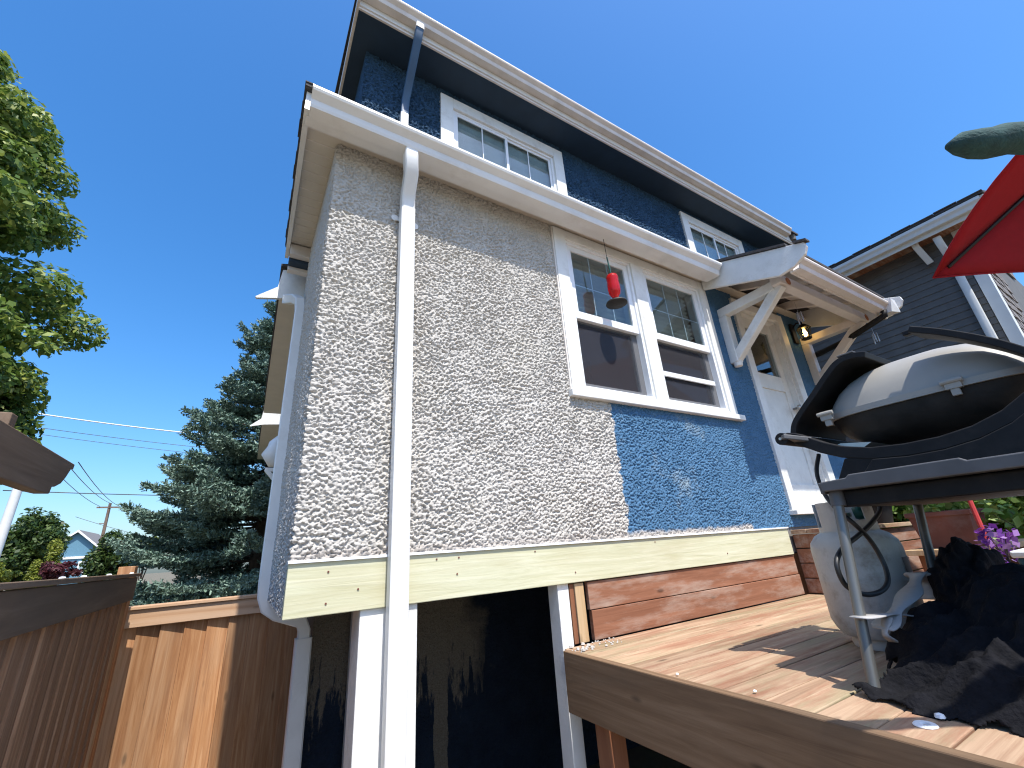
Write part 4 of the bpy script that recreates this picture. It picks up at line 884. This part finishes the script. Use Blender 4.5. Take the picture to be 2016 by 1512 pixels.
def ribbon(pts, w, mat, name, parent, nrm=(-1, 0, 0)):
    pts = smoothline(pts, 5); n = len(pts); vs_ = []
    for i, p in enumerate(pts):
        t = (pts[min(i+1, n-1)]-pts[max(i-1, 0)]).normalized(); s_ = t.cross(Vector(nrm)).normalized()
        ww = w*(1+0.35*math.sin(i*0.9))
        vs_ += [p-s_*ww/2, p+s_*ww/2+Vector(nrm)*0.006*math.sin(i*1.3)]
    fs = [(2*i, 2*i+1, 2*i+3, 2*i+2) for i in range(n-1)]
    o = MB().add(vs_, fs).build(name, mat, parent, smooth=True); md = o.modifiers.new('solid', 'SOLIDIFY'); md.thickness = 0.004; return o
cloth = thing('silver_cloth', 'torn strips of silver-grey cloth lining showing on the black bundle', 'cloth')
def k125(p): return [tuple(c*1.25 for c in q) for q in p]
ribbon(k125([(1.344, 0.6, -0.221), (1.514, 0.6, -0.233), (1.661, 0.6, -0.259), (1.845, 0.6, -0.291)]), 0.052, 'silver', 'strip', cloth)
ribbon(k125([(1.449, 0.6, -0.263), (1.552, 0.598, -0.235), (1.71, 0.597, -0.194), (1.792, 0.6, -0.157)]), 0.055, 'silver', 'strip', cloth)
ribbon(k125([(1.789, 0.6, -0.155), (1.835, 0.6, -0.190), (1.827, 0.6, -0.234)]), 0.07, 'silver', 'strip', cloth)
ribbon(k125([(1.492, 0.595, -0.239), (1.444, 0.595, -0.268), (1.475, 0.595, -0.292)]), 0.022, 'silver', 'strip', cloth)
ribbon(k125([(1.709, 0.598, -0.327), (1.854, 0.6, -0.343)]), 0.036, 'silver', 'strip', cloth)
ribbon(k125([(1.617, 0.6, -0.342), (1.69, 0.6, -0.366), (1.747, 0.6, -0.385)]), 0.026, 'silver', 'strip', cloth)

# ------------------------------------------------------------------ umbrellas
um = thing('red_umbrella', 'red fabric patio umbrella, one pointed corner showing at the right edge', 'umbrella')
T = Vector((4.0, 0.62, 1.60)); C = Vector((5.6, -0.75, 3.1))
def panel(A, Bc, Cc, M1, name):
    """A, Bc corners, M1 mid-edge point (concave), Cc apex"""
    n = 14; V = []
    for i in range(n+1):
        s_ = i/n; e = A*(1-s_)**2+M1*2*s_*(1-s_)+Bc*s_*s_
        for j in range(n+1):
            t = j/n; p = e.lerp(Cc, t); p = p+Vector((0, 0, -0.10*math.sin(math.pi*t)*math.sin(math.pi*s_)+0.006*math.sin(s_*31+t*9)*math.sin(math.pi*t))); V.append(p)
    F = [(i*(n+1)+j, (i+1)*(n+1)+j, (i+1)*(n+1)+j+1, i*(n+1)+j+1) for i in range(n) for j in range(n)]
    hem = [V[i*(n+1)]+(V[i*(n+1)+1]-V[i*(n+1)])*0.02 for i in range(n+1)]; MB().tube(hem, 0.006, 6).build('hem', 'redfabric', um, smooth=True)
    o = MB().add(V, F).build(name, 'redfabric', um, smooth=True, fixn=False); s2 = o.modifiers.new('solid', 'SOLIDIFY'); s2.thickness = 0.003
    return o
Bn = Vector((4.1, -1.5, 2.75)); Dn = Vector((6.7, -0.05, 1.85)); En = Vector((7.0, -2.1, 2.5))
panel(T, Bn, C, Vector((3.84, -0.12, 2.45)), 'canopy_panel')
panel(T, Dn, C, Vector((5.2, -0.10, 1.66)), 'canopy_panel')
panel(Dn, En, C, Vector((6.4, -1.1, 2.4)), 'canopy_panel'); panel(En, Bn, C, Vector((5.6, -1.5, 2.85)), 'canopy_panel')
for q in (T, Bn, Dn, En):
    MB().tube([q.lerp(C, .06)+Vector((0, 0, -.02)), q.lerp(C, .5)+Vector((0, 0, -.02)), C+Vector((0, 0, -.04))], 0.012, 8).build('rib', 'rubber', um, smooth=True)
MB().tube([(5.6, -0.75, DZ), (5.6, -0.75, 3.15)], 0.022, 12).build('pole', 'tube', um, smooth='auto')
MB().lathe([(0.26, 0), (0.26, 0.04), (0.06, 0.07), (0.04, 0.3), (0.0, 0.3)], (5.6, -0.75, DZ), 24).build('base', 'black', um, smooth='auto')
# ------------------------------------------------------------------ furled green parasol at the upper right edge
hb = thing('furled_parasol', 'rolled dark green parasol fabric, its rounded end cropped at the upper right edge', 'parasol')
E0 = Vector((1.285, 0.078, 0.80)); E1 = Vector((2.25, -0.59, 0.80)); rp_, rr2 = [], []
for k in range(41):
    t = k/40; rp_.append(E0.lerp(E1, t)+Vector((0, 0, 0.004*math.sin(k*1.7))))
    rr2.append(0.034*min(1, max(0.25, (t*22)**0.5))*(1+0.05*math.sin(k*2.1)+0.04*random.uniform(-1, 1)))
MB().tube(rp_, rr2, 18).build('fabric_roll', 'greenfabric', hb, smooth=True)
for t in (0.35, 0.7):
    MB().tube([E0.lerp(E1, t), E0.lerp(E1, t+.02)], 0.036, 14).build('tie_band', 'silver', hb, smooth='auto')
MB().tube([(2.27, -0.60, DZ), (2.27, -0.60, 0.95)], 0.02, 10).build('pole', 'rubber', hb, smooth='auto')
MB().lathe([(0.22, 0), (0.22, 0.04), (0.05, 0.07), (0.0, 0.07)], (2.27, -0.60, DZ), 20).build('base', 'black', hb, smooth='auto')

# ------------------------------------------------------------------ neighbouring house on the right
nh = thing('neighbour_house', 'dark grey sided neighbouring house with white gutter and shingle roof', 'house')
NW = 9.9; CY = 0.95
MB().box(NW+.03, 17, CY+.03, 9.5, GZ, 4.75).build('wall', 'siding', nh)
s0 = MB().prism([(-0.008, 0.0), (0.02, 0.0), (0.02, 0.125), (0.004, 0.125)], 'y', 0, 8.4).build('siding_board', 'siding', nh)
s0.location = (NW, CY+.14, GZ)
for k in range(1, 51):
    inst(s0, 'siding_board', nh, (NW, CY+.14, GZ+k*0.123))
# sunlit end wall in rough shakes
shk = MB().prism([(-0.012, 0.0), (0.02, 0.0), (0.02, 0.20), (0.004, 0.20)], 'x', 0, 0.16)
shk.v = [(x, y, z) for x, y, z in shk.v]
sh0 = shk.build('shake', 'shake', nh); sh0.location = (NW+.14, CY, GZ)
for r_ in range(0, 30):
    for c_ in range(0, 9):
        if r_ == 0 and c_ == 0: continue
        if r_ < 6: continue
        inst(sh0, 'shake', nh, (NW+.14+c_*0.163+(r_ % 2)*.05, CY+random.uniform(-.006, .006), GZ+r_*0.19+random.uniform(-.01, .01)), (0, 0, 0), (random.uniform(.85, 1.0), 1, 1))
B('corner_board', 'ntrim', nh, NW-.03, NW+.03, CY-.02, CY+.13, GZ, 4.6)
B('corner_board', 'ntrim', nh, NW+.031, NW+.14, CY-.022, CY+.01, GZ, 4.6)
MB().rect_tube([(NW-.30, 1.22, 4.5), (NW-.30, 1.22, 4.42), (NW-.22, 1.22, 4.30), (NW-.085, 1.22, 4.12), (NW-.08, 1.22, 4.0), (NW-.08, 1.22, GZ+.1)], 0.10, 0.08, side=(0, 1, 0)).build('downspout', 'ntrim', nh, smooth='auto')
MB().rect_tube([(NW-.34, 1.5, 4.62), (NW-.30, 1.50, 4.5), (NW-.1, 1.46, 4.2)], 0.09, 0.07, side=(0, 1, 0)).build('bracket', 'ntrim', nh)
B('eave_soffit', 'redwood', nh, NW-.40, NW+.05, 0.55, 9.5, 4.60, 4.615, bevel=0)
B('fascia', 'ntrim', nh, NW-.42, NW-.40, 0.55, 9.5, 4.52, 4.70)
gk = [(x*1.0, z) for x, z in [(NW-.421, 4.74), (NW-.421, 4.60), (NW-.50, 4.60), (NW-.515, 4.66), (NW-.545, 4.70), (NW-.545, 4.75), (NW-.53, 4.75), (NW-.52, 4.70)]]
MB().prism(gk, 'y', 0.56, 9.5).build('gutter', 'ntrim', nh)
MB().prism([(NW-.55, 4.765), (13.5, 6.6), (13.5, 6.64), (NW-.55, 4.80)], 'y', 0.50, 9.6).build('roof', 'shingle', nh)
MB().prism([(NW-.50, 4.64), (13.5, 6.44), (13.5, 6.60), (NW-.50, 4.76)], 'y', 0.52, 0.56).build('rake_board', 'ntrim', nh)
for k in range(30):
    MB().box(NW-.565, NW-.40, 0.5+k*0.30, 0.795+k*0.30, 4.80+0.008*(k % 2), 4.815+0.010*(k % 2)).build('shingle_tab', 'shingle', nh)
MB().prism([(NW+.05, 4.6), (13.4, 6.42), (13.4, 4.6)], 'y', CY, CY+.02).build('gable_wall', 'shake', nh)

# ------------------------------------------------------------------ foliage helper
def leaf_cloud(centres, radii, count, size, rnd=0.5, flat=0.0):
    """leaf-shaped quads scattered in ellipsoidal clumps; returns verts, faces"""
    centres = np.asarray(centres, float); radii = np.asarray(radii, float)
    w = radii.prod(1)**(2/3); idx = rng.choice(len(centres), count, p=w/w.sum())
    d = rng.normal(size=(count, 3)); d /= np.linalg.norm(d, axis=1, keepdims=True)
    r = rng.random(count)**0.40
    c = centres[idx]+d*radii[idx]*r[:, None]
    nrm = d*0.7+rng.normal(size=(count, 3))*0.55+np.array([0, 0, 0.55]); nrm /= np.linalg.norm(nrm, axis=1, keepdims=True)
    t = np.cross(nrm, rng.normal(size=(count, 3))); t /= np.linalg.norm(t, axis=1, keepdims=True); b = np.cross(nrm, t)
    s_ = size*(1+rnd*(rng.random(count)-.5)*2); L = s_[:, None]; W = L*0.62
    V = np.stack([c-t*L*.5, c+b*W*.5+nrm*L*.06, c+t*L*.55, c-b*W*.5+nrm*L*.06], 1).reshape(-1, 3)
    return V, np.arange(count*4).reshape(-1, 4)
def tree(name, label, cat, base, top, trunk_r, centres, radii, count, size, mat, group=None, limbs=10):
    t = thing(name, label, cat, group=group)
    base = Vector(base); top = Vector(top)
    tm = MB(); tm.tube([base.lerp(top, k/6)+Vector((random.uniform(-.06, .06)*trunk_r*4, random.uniform(-.06, .06)*trunk_r*4, 0)) for k in range(7)], [trunk_r*(1-.13*k) for k in range(7)], 10)
    for k in range(min(limbs, len(centres))):
        c = Vector(centres[(k*7) % len(centres)]); s_ = base.lerp(top, random.uniform(.35, .85)); tm.tube([s_, s_.lerp(c, .5)+Vector((0, 0, .15)), c], [trunk_r*.35, trunk_r*.22, trunk_r*.08], 6)
    tm.build('trunk', 'bark', t, smooth=True)
    V, F = leaf_cloud(centres, radii, count, size); raw_mesh('crown', V, F, mat, t)
    return t
# maple at the left edge
cs, rs = [], []
for k in range(230):
    a = random.uniform(0, 2*math.pi); z = random.uniform(0, 1)
    env = (math.sin(math.pi*(0.28+0.70*z))**0.75)*3.85*(1.03-.28*z)
    r = env*random.uniform(.45, 1.0)
    cs.append((-7.15+r*math.cos(a), 11.0+r*math.sin(a), 2.1+z*9.1)); q = random.uniform(.40, .80); rs.append((q, q, q*.72))
for k in range(46):
    a = random.uniform(-1.3, 1.9)-0.3; r = random.uniform(2.0, 3.7)
    cs.append((-7.15+r*math.cos(a), 11.0+r*math.sin(a), random.uniform(2.1, 4.2))); q = random.uniform(.35, .65); rs.append((q, q, q*.7))
tree('maple_tree', 'leafy green maple tree rising above the fence at the left edge', 'tree', (-7.2, 11, GZ), (-7.2, 11, 9.5), 0.24, cs, rs, 150000, 0.135, 'maple', limbs=24)

# blue spruce: whorled boughs covered in upright needle shoots
sp = thing('blue_spruce', 'blue-green spruce tree with layered drooping boughs behind the cedar fence', 'tree')
SX, SY = 0.35, 13.0
MB().tube([(SX, SY, GZ), (SX, SY, 3), (SX, SY, 8.3)], [0.26, 0.16, 0.02], 10).build('trunk', 'bark', sp, smooth=True)
pts, dirs, lens = [], [], []
bm_ = MB()
zt = 8.0
z = -0.9
while z < zt-0.25:
    f_ = (zt-z)/(zt+0.9)
    Lb = 0.22+3.15*f_**0.85 if z > 0.6 else 3.1
    nb_ = int(7+7*f_)
    for k in range(nb_):
        a = random.uniform(0, 2*math.pi); L = Lb*random.uniform(.74, 1.10)
        p = Vector((SX, SY, z+random.uniform(-.12, .12))); dz = random.uniform(-.10, .12) if f_ > .3 else random.uniform(.1, .5)
        path = []
        for i in range(9):
            t = i/8; path.append(p+Vector((math.cos(a)*L*t, math.sin(a)*L*t, L*(dz*t-.16*t*t+.20*t**4))))
        bm_.tube(path, [0.03*(1-.85*i/8)*(0.4+f_) for i in range(9)], 4)
        nst = int(L*34)
        for i in range(nst):
            t = 0.22+0.78*(i/nst)**0.9; j = min(int(t*8), 7); q = path[j].lerp(path[j+1], t*8-j)
            side = Vector((-math.sin(a), math.cos(a), 0)); wid = L*0.34*(1.06-t)+0.06
            for s_ in (-1, 1):
                m_ = random.uniform(0.1, 1.0)
                tip = q+side*(s_*wid*m_)+Vector((math.cos(a), math.sin(a), 0))*(wid*.45*m_)+Vector((0, 0, random.uniform(-.06, .05)-.06*m_))
                pts.append(tip); dirs.append((side*s_*0.8+Vector((math.cos(a), math.sin(a), 0))*0.9+Vector((0, 0, .35))).normalized()); lens.append(random.uniform(.10, .19))
    z += 0.17+0.10*f_
bm_.build('bough', 'bark', sp)
Pn = np.array([tuple(p) for p in pts]); Dn_ = np.array([tuple(d) for d in dirs]); Ln = np.array(lens); N = len(Pn)
Dn_ = Dn_+rng.normal(size=(N, 3))*0.35; Dn_ /= np.linalg.norm(Dn_, axis=1, keepdims=True)
Vs, Fs = [], []; off_ = 0
for q in range(7):        # fan of needle blades round each shoot
    ax = Dn_; o1 = np.cross(ax, rng.normal(size=(N, 3))); o1 /= np.linalg.norm(o1, axis=1, keepdims=True)
    dd = ax*0.75+o1*0.65; b0 = Pn-ax*(Ln*(0.55-0.13*q))[:, None]; tip = b0+dd*(Ln*0.52)[:, None]; w_ = np.cross(dd, rng.normal(size=(N, 3))); w_ /= np.linalg.norm(w_, axis=1, keepdims=True); w_ *= (Ln*0.105)[:, None]
    V = np.stack([b0-w_, b0+w_, tip+w_*.5, tip-w_*.5], 1).reshape(-1, 3); Vs.append(V); Fs.append(np.arange(N*4).reshape(-1, 4)+off_); off_ += N*4
raw_mesh('crown', np.concatenate(Vs), np.concatenate(Fs), 'spruce', sp)

# distant garden trees and shrubs
def blob_tree(name, label, cat, c, r, n, count, size, mat, group=None, trunk=0.1):
    cs, rs = [], []
    for k in range(n):
        d = Vector((random.gauss(0, 1), random.gauss(0, 1), random.gauss(0, 1))).normalized()*random.uniform(.45, .85)
        cs.append((c[0]+d.x*r[0], c[1]+d.y*r[1], c[2]+d.z*r[2])); q = random.uniform(.22, .40); rs.append((r[0]*q, r[1]*q, r[2]*q))
    return tree(name, label, cat, (c[0], c[1], GZ), (c[0], c[1], c[2]), trunk, cs, rs, count, size, mat, group, limbs=6)
blob_tree('garden_tree', 'broad dark green tree beyond the fence at the far left', 'tree', (-10.35, 35, 1.5), (1.75, 1.8, 2.3), 60, 15000, 0.20, 'leaf', trunk=0.16)
blob_tree('garden_tree', 'mid green tree behind the distant utility pole, left of the spruce', 'tree', (-7.5, 40, 0.9), (1.7, 1.5, 1.9), 40, 9000, 0.20, 'leaf', trunk=0.14)
blob_tree('shrub', 'bright yellow-green shrub in front of the distant blue house', 'shrub', (-8.0, 30, 0.55), (0.65, 0.7, 1.15), 26, 4000, 0.12, 'lime', trunk=0.06)
blob_tree('shrub', 'dark red leafed shrub low above the side fence', 'shrub', (-6.55, 26, 0.30), (0.75, 0.6, 0.45), 22, 3500, 0.10, 'purple', trunk=0.05)
blob_tree('shrub', 'yellow flowering shrub glimpsed behind the spruce boughs', 'shrub', (-2.55, 17.5, 0.75), (0.5, 0.5, 0.35), 14, 1600, 0.10, 'lime', trunk=0.05)
blob_tree('shrub', 'low pale green shrub at the far left just above the side fence', 'shrub', (-8.6, 27, 0.25), (0.7, 0.6, 0.5), 16, 2500, 0.11, 'lime', trunk=0.05)
tr_ = MB()
# far house with gable
fh = thing('far_house', 'small distant blue gabled house with grey roof beyond the trees', 'house')
hx0, hx1, hy0 = -26.2, -19.4, 95.0; apx = (hx0+hx1)/2
MB().box(hx0, hx1, hy0, hy0+10, GZ, 3.6).build('wall', 'farwall', fh)
MB().prism([(hx0, 3.6), (hx1, 3.6), (apx, 6.6)], 'y', hy0, hy0+.1).build('gable_wall', 'farwall', fh)
for s_ in (-1, 1):
    MB().prism([(apx, 6.75), (apx+s_*3.9, 3.35), (apx+s_*3.9, 3.55), (apx, 6.95)], 'y', hy0-.5, hy0+11).build('roof', 'farroof', fh)
    MB().prism([(apx, 6.6), (apx+s_*3.9, 3.2), (apx+s_*3.9, 3.5), (apx, 6.94)], 'y', hy0-.62, hy0-.5).build('rake_board', 'white', fh)
w = MB().box(-21.9, -20.4, hy0-.1, hy0-.02, 0.6, 2.3).build('window', 'white', fh); MB().box(-21.7, -20.6, hy0-.12, hy0-.1, 0.8, 2.1).build('pane', 'glass', w)
MB().box(hx0, hx1, hy0-.15, hy0-.02, 2.7, 3.05).build('band_board', 'white', fh)
# utility pole, lamp column and overhead cables
up_ = thing('utility_pole', 'distant wooden utility pole with crossarm left of the spruce', 'utility pole')
MB().tube([(-12.45, 60, GZ), (-12.65, 60, 6.95)], [0.17, 0.12], 10).build('pole', 'polewood', up_, smooth='auto')
MB().box(-13.6, -11.75, 59.85, 59.95, 6.45, 6.6).build('crossarm', 'polewood', up_)
MB().box(-13.1, -12.5, 59.9, 59.97, 4.9, 4.97).build('brace', 'polewood', up_)
wp = thing('pale_pole', 'pale grey pole rising behind the arbor beam at the far left', 'pole')
MB().tube([(-8.2, 25, GZ), (-8.2, 25, 4.4)], [0.17, 0.14], 12).build('shaft', 'ntrim', wp, smooth='auto')
def cable(name, label, a, b, sag, r, mat='wire'):
    a = Vector(a); b = Vector(b); p = [a.lerp(b, k/16)-Vector((0, 0, sag*4*(k/16)*(1-k/16))) for k in range(17)]
    o = MB().tube(p, r, 5).build(name, mat, None, smooth=True); tag(o, label, 'cable', 'overhead cables')
cable('cable', 'thick overhead cable coloured pale as if sunlit, highest line left of the spruce', (-14.5, 40, 10.75), (-2.0, 40, 9.75), 0.15, 0.045, 'ntrim')  # pale trim colour stands in for sunlight on the wire
cable('cable', 'thin overhead cable just below the bright pale one', (-15.5, 42, 10.35), (-2.0, 42, 9.1), 0.12, 0.02)
cable('cable', 'thin overhead cable, third line down left of the spruce', (-15.5, 42, 9.9), (-2.0, 42, 8.55), 0.12, 0.018)
cable('cable', 'dark horizontal overhead cable at the height of the pale pole', (-8.6, 25, 3.42), (-2.0, 26.5, 3.38), 0.03, 0.02)
cable('cable', 'thin cable descending from the arbor to the left end of the pole crossarm', (-13.4, 60, 6.65), (-9.5, 30, 5.9), 0.3, 0.022)
cable('cable', 'thin cable descending from the arbor to the top of the utility pole', (-12.65, 60, 6.95), (-8.6, 30, 5.7), 0.3, 0.022)
cable('cable', 'thin cable descending from the arbor to the right end of the pole crossarm', (-11.9, 60, 6.65), (-8.0, 30, 5.55), 0.3, 0.022)
cable('cable', 'thin cable crossing behind the utility pole above the far house roof', (-17.5, 70, 6.6), (-10.0, 70, 3.9), 0.1, 0.025)

# ------------------------------------------------------------------ potted garden beyond the grill
fnc = thing('back_fence', 'dark board fence overgrown with plants behind the flower pots', 'fence')
bp0 = MB().box(-0.009, 0.009, -0.068, 0.068, GZ, 0.28).build('picket', 'post', fnc, bevel=0.002); bp0.location = (6.9, 3.9, 0)
for k in range(1, 42): inst(bp0, 'picket', fnc, (6.9+random.uniform(-.006, .006), 3.9-k*0.14, random.uniform(-.03, .03)))
MB().box(6.91, 6.95, -2.0, 4.0, 0.0, 0.08).build('rail', 'post', fnc)
bench = thing('plank_bench', 'low pale plank bench carrying the flower pots', 'bench')
for k in range(3):
    B('plank', 'palepost', bench, 3.90, 5.2, 0.93+k*0.135, 1.06+k*0.135, -0.235, -0.20, bevel=0.003)
for x in (4.0, 5.05):
    B('leg', 'post', bench, x, x+.06, 0.97, 1.3, DZ, -0.236)
def pot(name, label, cat, x, y, z, r, h, mat, leaf, nleaf, size, lr, lh, sq=False, group=None):
    t = thing(name, label, cat, group=group)
    if sq:
        MB().add([(x+sx_*r*k, y+sy_*r*k, z+zz) for zz, k in ((0, .8), (h, 1.0)) for sx_, sy_ in ((-1, -1), (1, -1), (1, 1), (-1, 1))], [(3, 2, 1, 0), (0, 1, 5, 4), (1, 2, 6, 5), (2, 3, 7, 6), (3, 0, 4, 7), (4, 5, 6, 7)]).build('pot', mat, t, bevel=0.004)
        frame_ = MB(); rr_ = r*1.05
        frame_.box(x-rr_, x+rr_, y-rr_, y+rr_, z+h*.86, z+h*.985); frame_.build('pot_rim', mat, t, bevel=0.003)
    else:
        MB().lathe([(r*.7, 0), (r*.95, h*.8), (r*1.06, h*.8), (r*1.06, h), (r*.95, h), (r*.9, h*.9), (0, h*.9)], (x, y, z), 20).build('pot', mat, t, smooth='auto')
    cs = [(x+random.gauss(0, lr*.5), y+random.gauss(0, lr*.5), z+h+random.uniform(.1, 1)*lh) for _ in range(14)]
    V, F = leaf_cloud(cs, [(lr*.4, lr*.4, lh*.3)]*14, nleaf, size); raw_mesh('foliage', V, F, leaf, t)
    sm = MB()
    for c in cs[:7]: sm.tube([(x, y, z+h*.8), ((x+c[0])/2, (y+c[1])/2, (z+h+c[2])/2+.02), c], [0.006, 0.004, 0.002], 5)
    sm.build('stem', 'bark', t)
    return t
pot('planter', 'square terracotta planter with bright green leafy plant on the plank bench', 'planter', 4.20, 1.13, -0.198, 0.165, 0.235, 'terracotta', 'fresh', 620, 0.075, 0.24, 0.28, True)
pot('planter', 'dark round pot with sparse leaves on the door step', 'planter', 4.72, 1.70, -0.021, 0.12, 0.18, 'black', 'leaf', 160, 0.06, 0.12, 0.14)
pot('planter', 'pot of purple flowers on the deck right of the plank bench', 'planter', 3.80, 0.84, DZ, 0.12, 0.20, 'black', 'violet', 130, 0.04, 0.11, 0.20)
pot('planter', 'leafy green plant in a low pot beside the purple flowers', 'planter', 4.35, 0.72, DZ, 0.14, 0.22, 'terracotta', 'fresh', 320, 0.07, 0.2, 0.34)
blob_tree('climbing_shrub', 'dense dark climbing shrub against the back fence', 'shrub', (6.45, 1.6, 0.0), (0.38, 1.6, 0.85), 60, 9000, 0.085, 'fresh', trunk=0.03)
blob_tree('climbing_shrub', 'leafy green shrub by the back fence near the right edge', 'shrub', (6.4, -0.1, 0.35), (0.40, 0.9, 0.75), 40, 5000, 0.085, 'fresh', trunk=0.03)
stk = thing('garden_tool', 'red-handled garden stake leaning beside the square terracotta planter', 'tool')
MB().tube([(3.86, 0.90, DZ+.002), (3.98, 0.925, 0.14)], 0.010, 8).build('shaft', 'palepost', stk); MB().tube([(3.922, 0.913, -0.17), (3.98, 0.925, 0.14)], 0.013, 8).build('handle', 'redplastic', stk)
cb = thing('blue_tub', 'blue-green plastic tub at the right edge of the deck', 'tub')
MB().add([(3.04+sx_*a, 0.46+sy_*a, z) for z, a in ((DZ, .12), (DZ+.30, .15)) for sx_, sy_ in ((-1, -1), (1, -1), (1, 1), (-1, 1))], [(3, 2, 1, 0), (0, 1, 5, 4), (1, 2, 6, 5), (2, 3, 7, 6), (3, 0, 4, 7), (4, 5, 6, 7)]).build('tub_body', 'bluebin', cb, bevel=0.01)
MB().box(2.88, 3.20, 0.30, 0.62, DZ+.301, DZ+.33).build('tub_lid', 'vinyl', cb, bevel=0.008)
